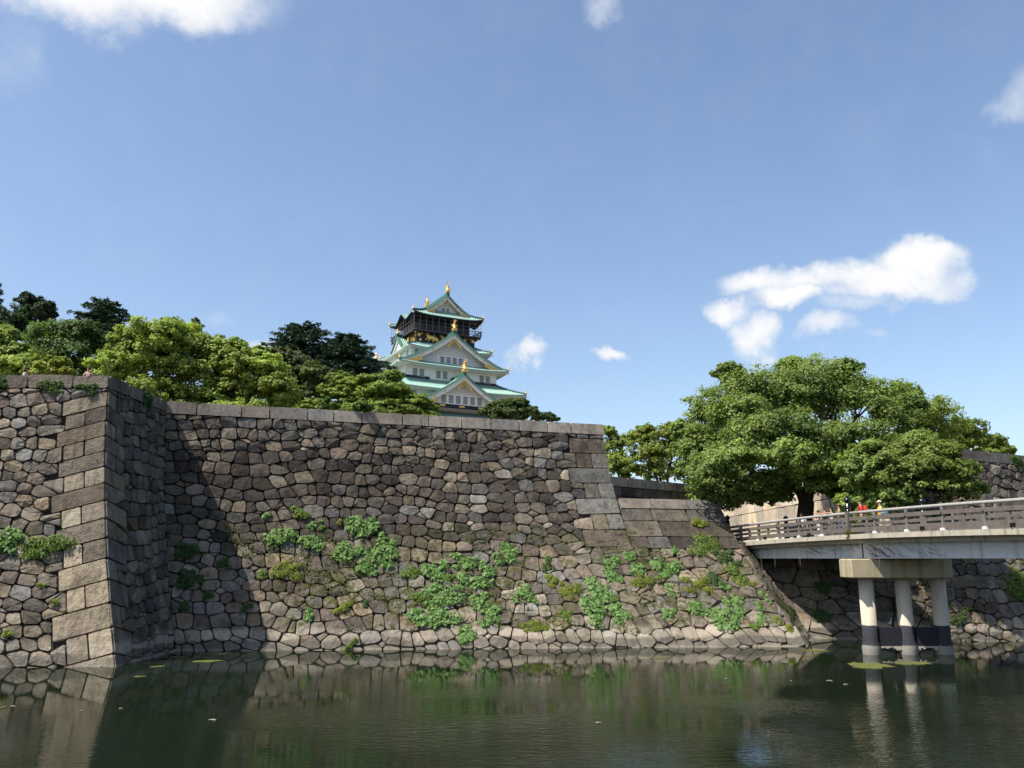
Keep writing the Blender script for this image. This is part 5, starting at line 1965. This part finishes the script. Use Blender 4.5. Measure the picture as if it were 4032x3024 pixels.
    if band:
        x1 = hw * .66
        relief('black_band', 'lacquer', [[(-x1, -.55), (x1, -.55), (x1 * .93, .35), (-x1 * .93, .35)]], inset_ - .14, inset_)
        for a in (-.42, 0, .42):
            x = a * hw
            relief('gold_fitting', 'gold', [[(x - .75, -.30), (x - .35, -.12), (x, -.24), (x + .35, -.12), (x + .75, -.30), (x + .55, .0), (x + .7, .22), (x, .12), (x - .7, .22), (x - .55, 0)]],
                   inset_ - .2, inset_ - .15)
    if crests:
        k_ = crest
        # apex: carved gold spray following both slopes, and a roundel
        polys = []
        for sd in (-1, 1):
            r_ = random.Random(5)
            for i in range(6):
                a = .015 + .024 * i * k_
                x = a * hw * 1.05
                z = pz(a) - 1.5 - .10 * i
                w = .55 * k_ * (1 - i / 11)
                polys.append([(sd * (x - w), z + r_.uniform(-.1, .1)), (sd * x, z - .62 * k_ * (1 - i / 12)), (sd * (x + w), z - .1), (sd * (x + w * .3), z + .42 * k_), (sd * (x - w * .6), z + .45 * k_)])
        relief('apex_ornament', 'gold', polys, -ov - .02, -ov + .2)
        polys = []
        for sd in (-1, 1):
            for i in range(6):
                a = .90 - .045 * i
                x = a * hw
                z = pz(a) - .75 - .05 * i
                w = .62 * k_
                polys.append([(sd * (x - w * 1.2), z - .55), (sd * (x - w * .2), z - .62), (sd * (x + w), z - .4), (sd * (x + w * .4), z + .12), (sd * (x - w * .6), z + .45 - .03 * i)])
        relief('foot_ornament', 'gold', polys, -ov - .02, -ov + .2)
        for a in (-.62, -.42, .42, .62):
            n = 10
            x, z = a * hw, pz(a) - .14 - (.62 + .03 * hw) * .5
            relief('gold_boss', 'gold', [[(x + .27 * math.cos(6.283 * i / n) * (1 if i % 2 else .8), z + .27 * math.sin(6.283 * i / n) * (1 if i % 2 else .8)) for i in range(n)]], -ov + .12, -ov + .2)


def storey(w, d, z0, z1, mat='plaster', name='storey_wall', yo=0):
    b = MB()
    b.box((0, yo, zc((z0 + z1) / 2)), (w, d, z1 - z0))
    return cb(b, name, mat)


# stone base and storeys, bottom to top
b = MB()
b.add([(-19, -17, 0), (19, -17, 0), (19, 17, 0), (-19, 17, 0), (-16.3, -14.6, zc(31)), (16.3, -14.6, zc(31)), (16.3, 14.6, zc(31)), (-16.3, 14.6, zc(31))],
      [(4, 5, 6, 7), (0, 1, 5, 4), (1, 2, 6, 5), (2, 3, 7, 6), (3, 0, 4, 7)])
cb(b, 'stone_base', 'base_stone')
storey(31.4, 27.4, 31, 35.6)
skirt(36.0, 33.6, 35.3, 29.6, 25.8, 37.4, yo=0)
storey(29.6, 25.8, 36.0, 43.0)
skirt(33.9, 29.9, 42.1, 23.0, 20.0, 45.0)
storey(23.0, 20.0, 44.6, 49.0)
skirt(27.6, 24.2, 48.0, 19.1, 16.6, 50.0)
storey(19.1, 16.6, 49.6, 53.6)
skirt(21.6, 18.8, 52.6, 14.8, 12.9, 54.4)
storey(14.8, 12.9, 54.2, 57.0, 'lacquer', 'lacquered_wall')
storey(12.6, 10.8, 57.0, 61.2, 'lacquer', 'top_storey_wall')
skirt(18.3, 15.9, 60.9, 10.6, 12.6, 62.6, lift=.75, bump=(1.5, .34, .9, (1, 3)), soffit='lacquer', th=.30)
gable(0, -6.3, 62.3, 5.4, 4.2, 12.6, 'f', lattice=False, wins=2, win_sz=(.75, 1.15), win_z=.75, win_gap=1.15, crest=.5, fish_h=2.5, back_fish=True, inset_=.6)
gable(0, -10.6, 48.7, 12.4, 7.4, 6.0, 'f', wins=4, win_sz=(1.05, 1.5), win_z=1.3, win_gap=1.55, crest=.85, fish_h=2.5)
gable(0, -16.6, 38.2, 11.2, 6.9, 8.0, 'f', wins=6, win_sz=(1.15, 1.75), win_z=1.5, win_gap=1.75, crest=.95, fish_h=2.8)
gable(-9.6, 0, 53.0, 4.4, 3.7, 4.0, 'l', lattice=False, band=False, crest=.5, fish_h=1.3, crests=False, inset_=.15, ov=.45)
gable(-14.6, 0, 44.6, 6.3, 5.0, 4.5, 'l', lattice=False, band=False, crest=.7, fish_h=2.0, inset_=.2, ov=.5)
gable(9.6, 0, 53.0, 4.4, 3.7, 4.0, 'r', lattice=False, band=False, crest=.5, fish_h=1.3, crests=False, inset_=.15, ov=.45)
gable(14.6, 0, 44.6, 6.3, 5.0, 4.5, 'r', lattice=False, band=False, crest=.7, fish_h=2.0, inset_=.2, ov=.5)
for x in (-9.05, -7.4, -3.35, -1.7, 7.6, 9.2):
    window(Vector((x, -10.0, zc(46.3))), 'f', 1.1, 1.75)
for x in (-11.9, -10.3, 11.6, 13.1):
    window(Vector((x, -12.9, zc(40.6))), 'f', 1.15, 1.8)
for x in (-8.2, 8.2):
    window(Vector((x, -8.3, zc(51.4))), 'f', 1.0, 1.5)
for y in (-6.6, -1.4, .1):
    window(Vector((-9.55, y, zc(51.2))), 'l', 1.1, 1.6)
for y in (-5.6, -4.1, 3.2):
    window(Vector((-11.5, y, zc(46.3))), 'l', 1.1, 1.75)
for x0, x1 in ((-11.3, -5.5), (5.5, 11.3)):
    b = MB()
    b.box(((x0 + x1) / 2, -10.06, zc(45.15)), (x1 - x0, .12, .8))
    cb(b, 'shadow_tile_band', 'lacquer')  # dark strip with the shadow band over the grey roof-top tile painted in

# balcony of the top storey
b = MB()
b.box((0, 0, zc(57.1)), (17.2, 15.0, .26))
cb(b, 'balcony_floor', 'wood_dark')
for (sx, sy, L, rz) in ((0, -7.35, 17.2, 0), (0, 7.35, 17.2, 0), (-8.45, 0, 14.8, 1), (8.45, 0, 14.8, 1)):
    for h_, t_ in ((58.5, .16), (58.05, .10), (57.6, .12)):
        b = MB()
        b.box((sx, sy, zc(h_)), (L + .9, .14, t_) if not rz else (.14, L + .9, t_))
        cb(b, 'balcony_rail', 'wood_dark')
    n = int(L / 1.5)
    b = MB()
    for i in range(n + 1):
        a = -L / 2 + L * i / n
        b.box((sx + (0 if rz else a), sy + (a if rz else 0), zc(57.85)), (.15, .15, 1.2))
    cb(b, 'balcony_posts', 'wood_dark', kind='stuff')
    b = MB()
    for i in range(n + 1):
        a = -L / 2 + L * i / n
        o = 1.02
        b.bar((sx * o + (0 if rz else a), sy * o + (a if rz else 0), zc(57.1)), (sx * 1.03 + (0 if rz else a), sy * 1.03 + (a if rz else 0), zc(60.9)), .05, .05, up=(1, 0, 0))
    for h_ in (59.4, 60.3):
        b.box((sx * 1.02, sy * 1.02, zc(h_)), (L, .03, .03) if not rz else (.03, L, .03))
    cb(b, 'net_wires', 'wire', kind='stuff')
    b = MB()
    for i in range(int(L / .55) + 1):
        a = -L / 2 + .55 * i
        b.box((sx * .95 + (0 if rz else a), sy * .95 + (a if rz else 0), zc(56.82)), (.22, 1.0, .26) if not rz else (1.0, .22, .26))
    cb(b, 'balcony_brackets', 'lacquer', kind='stuff')
# panels of the top storey
for x in [-6.3 + 12.6 * i / 8 for i in range(9)]:
    b = MB()
    b.box((x, -5.46, zc(59.1)), (.26, .12, 3.9))
    cb(b, 'storey_post', 'wood_dark')
for y in [-5.4 + 10.8 * i / 6 for i in range(7)]:
    b = MB()
    b.box((-6.36, y, zc(59.1)), (.12, .26, 3.9))
    cb(b, 'storey_post', 'wood_dark')


def beast(x, y, z, rz, flip, s=1.0):
    """crouching gold animal relief: body, lowered head, raised tail and four legs"""
    b = MB()
    c, sn = math.cos(rz), math.sin(rz)

    def T(a, zz, o=0):
        a *= flip
        return Vector((x + a * c * s + o * sn, y + a * sn * s - o * c, z + zz * s))
    Mx = Matrix.Rotation(rz, 3, 'Z')
    b.ball(T(0, .15, .1), (1.0 * s, .22, .46 * s), 10, 6, Mx)
    b.ball(T(-.75, .30, .1), (.5 * s, .22, .45 * s), 8, 6, Mx)
    b.ball(T(.95, -.02, .12), (.45 * s, .22, .36 * s), 8, 6, Mx)
    b.ball(T(1.40, -.30, .14), (.34 * s, .20, .28 * s), 8, 6, Mx)
    for a0, z0, a1, z1, a2, z2 in ((-.9, .1, -1.25, -.35, -1.65, -.45), (-.55, .0, -.65, -.55, -.95, -.75), (.7, -.1, .35, -.6, .1, -.85), (1.0, -.2, 1.15, -.75, 1.55, -.95)):
        b.tube([T(a0, z0, .1), T(a1, z1, .1), T(a2, z2, .1)], [.22 * s, .15 * s, .12 * s], 6)
    b.tube([T(-1.1, .45, .1), T(-1.5, .75, .1), T(-1.45, 1.05, .1), T(-1.1, 1.05, .1)], [.11 * s, .09 * s, .08 * s, .05 * s], 6)
    cb(b, 'gold_beast', 'gold')


zb_ = zc(55.55)
beast(-3.7, -6.5, zb_ + .1, 0, 1, 1.05)
beast(3.7, -6.5, zb_ + .1, 0, -1, 1.05)
beast(-7.45, -3.6, zb_ + .1, math.pi / 2, -1, 1.05)
beast(-7.45, 3.2, zb_ + .1, math.pi / 2, 1, 1.05)


def star(x, y, z, r, face):
    b = MB()
    n = 12
    vs = []
    for o in (.0, .14):
        for i in range(n):
            rr_ = r * (1 if i % 2 == 0 else .5)
            a = 6.283 * i / n
            if face == 'f':
                vs.append((x + rr_ * math.cos(a), y - o, z + rr_ * math.sin(a)))
            else:
                vs.append((x - o, y + rr_ * math.cos(a), z + rr_ * math.sin(a)))
    b.add(vs, [tuple(range(n, 2 * n)), tuple(range(n - 1, -1, -1))] + [(i, (i + 1) % n, n + (i + 1) % n, n + i) for i in range(n)])
    cb(b, 'gold_rosette', 'gold')


for x in (-6.9, -1.0, 1.0, 6.9):
    star(x, -6.46, zc(56.2), .58, 'f')
for x, z in ((-1.0, 54.95), (-6.6, 55.0), (1.0, 54.95)):
    star(x, -6.46, zc(z), .45, 'f')
for y in (-5.6, 0.0, 5.6):
    star(-7.41, y, zc(56.2), .52, 'l')
for i in range(9):
    x = -6.2 + 12.4 * i / 8
    b = MB()
    b.box((x, -6.5, zc(56.62)), (.34, .1, .34), bevel=.03)
    cb(b, 'gold_plate', 'gold')
for i in range(9):
    y = -5.6 + 11.2 * i / 8
    b = MB()
    b.box((-7.45, y, zc(56.62)), (.1, .34, .34), bevel=.03)
    cb(b, 'gold_plate', 'gold')
for sx, sy in ((-7.45, -6.5), (7.45, -6.5), (-7.45, 6.5)):
    b = MB()
    b.box((sx * 1.07, sy * 1.07, zc(56.95)), (.42, .42, .95), bevel=.05)
    cb(b, 'gold_corner_cap', 'gold')


# ---------------------------------------------------------------- people and the heron
SKIN, HAIR = (.42, .26, .18), (.012, .010, .010)
PM = {}


def pmat(c):
    k = tuple(round(v, 3) for v in c)
    if k not in PM:
        PM[k] = mat_plain('cloth_or_skin', c, .8, .12, 20)
    return PM[k]


def skin_mesh(name, pts, rads, links, mids, mats, sub=1, root=0):
    me = bpy.data.meshes.new(name)
    me.from_pydata(pts, links, [])
    o = bpy.data.objects.new(name, me)
    col.objects.link(o)
    md = o.modifiers.new('skin', 'SKIN')
    md.use_smooth_shade = True
    if not me.skin_vertices:
        me.skin_vertices.new()
    sv = me.skin_vertices[0].data
    for i, r_ in enumerate(rads):
        sv[i].radius = (r_, r_) if isinstance(r_, (int, float)) else r_
        sv[i].use_root = (i == root)
    ms = o.modifiers.new('sub', 'SUBSURF')
    ms.levels = sub
    dg = bpy.context.evaluated_depsgraph_get()
    ev = bpy.data.meshes.new_from_object(o.evaluated_get(dg))
    bpy.data.objects.remove(o)
    bpy.data.meshes.remove(me)
    ev.name = name
    ev.materials.clear()
    for m_ in mats:
        ev.materials.append(m_)
    A = np.array(pts)
    E_ = np.array(links)
    a, b_ = A[E_[:, 0]], A[E_[:, 1]]
    em = [max(mids[i], mids[j]) if (mids[i], mids[j]) != (0, 0) else 0 for i, j in links]
    em = [mids[j] for i, j in links]
    for p in ev.polygons:
        c = np.array(p.center)
        ab = b_ - a
        k = np.clip(((c - a) * ab).sum(1) / np.maximum((ab * ab).sum(1), 1e-9), 0, 1)
        dd = (((a + ab * k[:, None]) - c) ** 2).sum(1)
        p.material_index = em[int(dd.argmin())]
    return ev


def person(label, loc, yaw, height, shirt, trousers, arms=('down', 'down'), hair=HAIR, hat=None, pack=None, bag=None, lean=0.0, glasses=False, long_hair=False, sleeve=True,
           group='visitors'):
    root = empty('person', loc, label, 'person', group)
    root.rotation_euler = (0, 0, yaw)
    root['local'] = 1
    k = height / 1.70
    P, Rd, Lk, Mi = [], [], [], []

    def v(x, y, z, r_, par=None, mi=0):
        zz = z
        if z > .95:
            y = y + (z - .95) * lean
            zz = .95 + (z - .95) * (1 - .25 * abs(lean))
        P.append((x * k, y * k, zz * k))
        Rd.append(r_ * k if not isinstance(r_, tuple) else (r_[0] * k, r_[1] * k))
        Mi.append(mi)
        if par is not None:
            Lk.append((par, len(P) - 1))
        return len(P) - 1
    pel = v(0, 0, .95, (.155, .115), None, 2)
    sp = v(0, .005, 1.12, (.140, .105), pel, 1)
    ch = v(0, 0, 1.30, (.165, .115), sp, 1)
    nk0 = v(0, -.005, 1.42, (.085, .075), ch, 1)
    nk = v(0, .0, 1.49, .052, nk0, 0)
    jaw = v(0, .02, 1.56, (.068, .075), nk, 0)
    hd = v(0, .012, 1.63, (.078, .092), jaw, 0)
    v(0, .0, 1.69, .055, hd, 0)
    for s in (-1, 1):
        hip = v(s * .09, 0, .88, .095, pel, 2)
        kn = v(s * .10, .015, .50, .062, hip, 2)
        an = v(s * .10, -.01, .10, .045, kn, 2)
        v(s * .11, .13, .035, .038, an, 3)
        pose = arms[0] if s < 0 else arms[1]
        sh = v(s * .185, 0, 1.37, .062, ch, 1)
        if pose == 'down':
            el, wr, hn = (s * .245, -.02, 1.10), (s * .25, .05, .86), (s * .25, .07, .78)
        elif pose == 'fwd':
            el, wr, hn = (s * .24, .10, 1.14), (s * .12, .30, 1.20), (s * .09, .36, 1.23)
        elif pose == 'point':
            el, wr, hn = (s * .22, .26, 1.38), (s * .20, .50, 1.42), (s * .20, .58, 1.43)
        else:
            el, wr, hn = (s * .30, .12, 1.36), (s * .14, .20, 1.55), (s * .09, .20, 1.61)
        e = v(*el, .045, sh, 1 if sleeve else 0)
        w = v(*wr, .033, e, 0)
        h = v(*hn, (.036, .028), w, 0)
        dv = Vector(hn) - Vector(wr)
        dv.normalize()
        ac = Vector((dv.y, -dv.x, 0)) if abs(dv.z) < .9 else Vector((0, 1, 0))
        ac.normalize()
        for f_ in range(4):
            o = ac * ((f_ - 1.5) * .019)
            L = (.075, .088, .082, .062)[f_]
            t = Vector(hn) + o + dv * .035
            q = v(t.x, t.y, t.z, .010, h, 0)
            t2 = t + dv * L * .6 + Vector((0, .006, -.006))
            q2 = v(t2.x, t2.y, t2.z, .009, q, 0)
            t3 = t + dv * L + Vector((0, .014, -.014))
            v(t3.x, t3.y, t3.z, .006, q2, 0)
        t = Vector(hn) - dv * .01 + ac * .045
        q = v(t.x, t.y, t.z, .011, h, 0)
        t = t + dv * .045 + ac * .014
        v(t.x, t.y, t.z, .008, q, 0)
    me = skin_mesh('body', P, Rd, Lk, Mi, [pmat(SKIN), pmat(shirt), pmat(trousers), pmat((.05, .05, .05))])
    bo = obj('body', me, None, root)

    def hp(x, y, z):
        if z > .95:
            y += (z - .95) * lean
            z = .95 + (z - .95) * (1 - .25 * abs(lean))
        return Vector((x * k, y * k, z * k))

    def part(b, name, c, **kw):
        o = b.build(name, pmat(c), root, True)
        o.matrix_parent_inverse = Matrix()
        return o
    b = MB()
    b.ball(hp(0, -.022, 1.655), (.098 * k, .108 * k, .098 * k), 12, 8)
    if long_hair:
        b.ball(hp(0, -.075, 1.54), (.095 * k, .06 * k, .15 * k), 10, 7)
    part(b, 'hair', hair)
    b = MB()
    b.ball(hp(0, .108, 1.60), (.014 * k, .022 * k, .022 * k), 6, 5)
    for s in (-1, 1):
        b.ball(hp(s * .082, .0, 1.61), (.012 * k, .022 * k, .03 * k), 6, 5)
    part(b, 'nose_and_ears', SKIN)
    b = MB()
    for s in (-1, 1):
        b.ball(hp(s * .032, .092, 1.632), (.013 * k, .010 * k, .008 * k), 6, 4)
    b.ball(hp(0, .096, 1.565), (.024 * k, .008 * k, .006 * k), 6, 4)
    part(b, 'eyes_and_mouth', (.06, .03, .03))
    if glasses:
        b = MB()
        for s in (-1, 1):
            b.box(hp(s * .034, .108, 1.632), (.052 * k, .008 * k, .036 * k))
            b.bar(hp(s * .062, .10, 1.635), hp(s * .085, .0, 1.635), .006, .008)
        part(b, 'glasses', (.02, .02, .02))
    if hat:
        b = MB()
        b.lathe(hp(0, -.015, 1.655), [(.112 * k, 0), (.115 * k, .03 * k), (.105 * k, .075 * k), (.07 * k, .105 * k), (.01 * k, .118 * k)], 12)
        b.ball(hp(0, .10, 1.665), (.085 * k, .085 * k, .012 * k), 10, 4)
        part(b, 'cap', hat)
    if pack:
        b = MB()
        b.box(hp(0, -.20, 1.24), (.30 * k, .17 * k, .42 * k), 0, .05 * k)
        b.box(hp(0, -.30, 1.16), (.22 * k, .06 * k, .20 * k), 0, .03 * k)
        for s in (-1, 1):
            b.tube([hp(s * .11, -.12, 1.42), hp(s * .12, .02, 1.44), hp(s * .13, .12, 1.32), hp(s * .13, .02, 1.12)], .02 * k, 6)
        part(b, 'backpack', pack)
    if bag:
        b = MB()
        b.box(hp(-.30, -.10, 1.16), (.16 * k, .34 * k, .26 * k), 0, .04 * k)
        b.tube([hp(-.28, -.18, 1.28), hp(-.10, -.03, 1.45), hp(-.28, .02, 1.28)], .015 * k, 6)
        part(b, 'shoulder_bag', bag)
    return root


def on_bridge(px, top_y, h, off):
    """stands on the deck where the line of sight passes above it"""
    r_ = (px - 2016) / ray(px, top_y).y
    best = None
    for i in range(400):
        q = -2 + 30 * i / 400
        p = bp(q, off)
        e = abs(p.x / p.y - r_)
        if best is None or e < best[0]:
            best = (e, q)
    p = bp(best[1], off)
    p.z += -.02
    return p


NAVY, WHITE, KHAKI, RED, YEL_ = (.018, .024, .05), (.72, .71, .69), (.22, .16, .10), (.42, .025, .03), (.72, .36, .02)
person('person in a white shirt with a pale pack bending by the tree trunk', on_bridge(3160, 2005, 1.6, 2.6), 2.4, 1.62, WHITE, (.05, .05, .07), lean=.35, pack=(.62, .60, .52))
person('person in a navy shirt facing left, first of the group behind the railing', on_bridge(3220, 2003, 1.6, 2.4), 1.45, 1.60, NAVY, (.55, .52, .48), ('fwd', 'down'), sleeve=False)
person('dark haired person in black pointing forward, behind the navy shirt', on_bridge(3249, 2002, 1.6, 2.0), 1.35, 1.62, (.03, .028, .03), (.04, .04, .05), ('point', 'fwd'), sleeve=False, long_hair=True)
person('person in a pale top raising a bare arm behind the railing', on_bridge(3272, 2003, 1.6, 1.5), 1.35, 1.58, (.66, .58, .55), (.10, .10, .12), ('point', 'up'), sleeve=False, long_hair=True)
person('person in a khaki shirt and olive cap left of the black finial', on_bridge(3303, 1992, 1.6, 1.5), 1.4, 1.68, KHAKI, (.05, .07, .16), ('fwd', 'fwd'), hat=(.13, .11, .05), sleeve=True)
person('person in a red shirt with a red backpack right of the black finial', on_bridge(3388, 1977, 1.7, 1.4), 1.35, 1.74, RED, (.03, .03, .04), pack=(.40, .03, .035))
person('person in a yellow shirt and beige cap with a light blue bag on the bridge', on_bridge(3464, 1985, 1.65, 1.7), 1.5, 1.62, YEL_, (.36, .30, .24), ('fwd', 'down'), hat=(.52, .40, .27), bag=(.24, .38, .42))
p = at_y(350, 1455, 40.6)
person('person with glasses in a grey and red top looking over the bastion coping', (p.x, 40.6, 12.1), math.pi, 1.72, (.26, .22, .22), (.05, .05, .06), glasses=True, pack=(.45, .05, .04), group='people on the bastion')
p = at_y(98, 1462, 40.4)
person('person in a pale pinkish shirt bending down on the bastion at the left', (p.x - .1, 40.4, 12.1), -1.3, 1.72, (.52, .42, .42), (.06, .06, .07), ('fwd', 'fwd'), lean=.30, long_hair=True, group='people on the bastion')

# grey heron on the black tie wall
hl = Vector((18.0, CY0 + .8, 1.215))
heron = empty('heron', hl, 'small grey heron standing on the dark ledge between the first two pier columns', 'bird')
heron['local'] = 1
HP = [(0, 0, .20), (.03, 0, .25), (-.09, 0, .17), (-.15, 0, .13), (.055, 0, .30), (.02, 0, .36), (.05, 0, .41), (.075, 0, .425), (.13, 0, .415),
      (.0, -.02, .12), (.005, -.022, .06), (.0, -.022, .012), (.05, -.03, .006), (.0, .02, .12), (.005, .022, .06), (.0, .022, .012), (.05, .03, .006)]
HR = [.060, .050, .050, .012, .022, .018, .022, .022, .004, .016, .007, .007, .006, .016, .007, .007, .006]
HLk = [(0, 1), (0, 2), (2, 3), (1, 4), (4, 5), (5, 6), (6, 7), (7, 8), (0, 9), (9, 10), (10, 11), (11, 12), (0, 13), (13, 14), (14, 15), (15, 16)]
me = skin_mesh('body', HP, HR, HLk, [0, 0, 0, 1, 0, 0, 0, 0, 2, 0, 2, 2, 2, 0, 2, 2, 2], [pmat((.42, .43, .43)), pmat((.10, .11, .13)), pmat((.30, .22, .08))])
obj('body', me, None, heron)
b = MB()
for s in (-1, 1):
    b.ball((-.05, s * .045, .19), (.10, .018, .045), 8, 5)
o = b.build('wing', pmat((.24, .26, .28)), heron, True)
b = MB()
b.tube([(.07, 0, .442), (.02, 0, .440), (-.03, 0, .425)], [.008, .008, .002], 5)
o = b.build('crest', pmat((.03, .03, .04)), heron)

# dry tuft at the foot of the middle newel
tp = bp(12.5, -.02, -.02)
root = empty('wild_tuft', tp, 'yellowish dry tuft growing at the foot of the middle newel post', 'plant')
b = MB()
for i in range(44):
    a = rnd.uniform(0, 6.28)
    L = rnd.uniform(.14, .42)
    d = Vector((math.cos(a), math.sin(a) * .6, rnd.uniform(.35, 1.3))).normalized()
    s = Vector((-d.y, d.x, 0)).normalized() * .018
    o = tp + Vector((rnd.uniform(-.12, .12), rnd.uniform(-.08, .08), 0))
    m_ = o + d * L * .6
    e = o + d * L + Vector((0, 0, -.08 * L))
    b.cur = (rnd.uniform(.12, .26), rnd.uniform(.14, .20), .05, 1)
    b.add([o - s, o + s, m_ + s, e, m_ - s], [(0, 1, 2, 3, 4)])
b.build('foliage', M['leaf'], root)
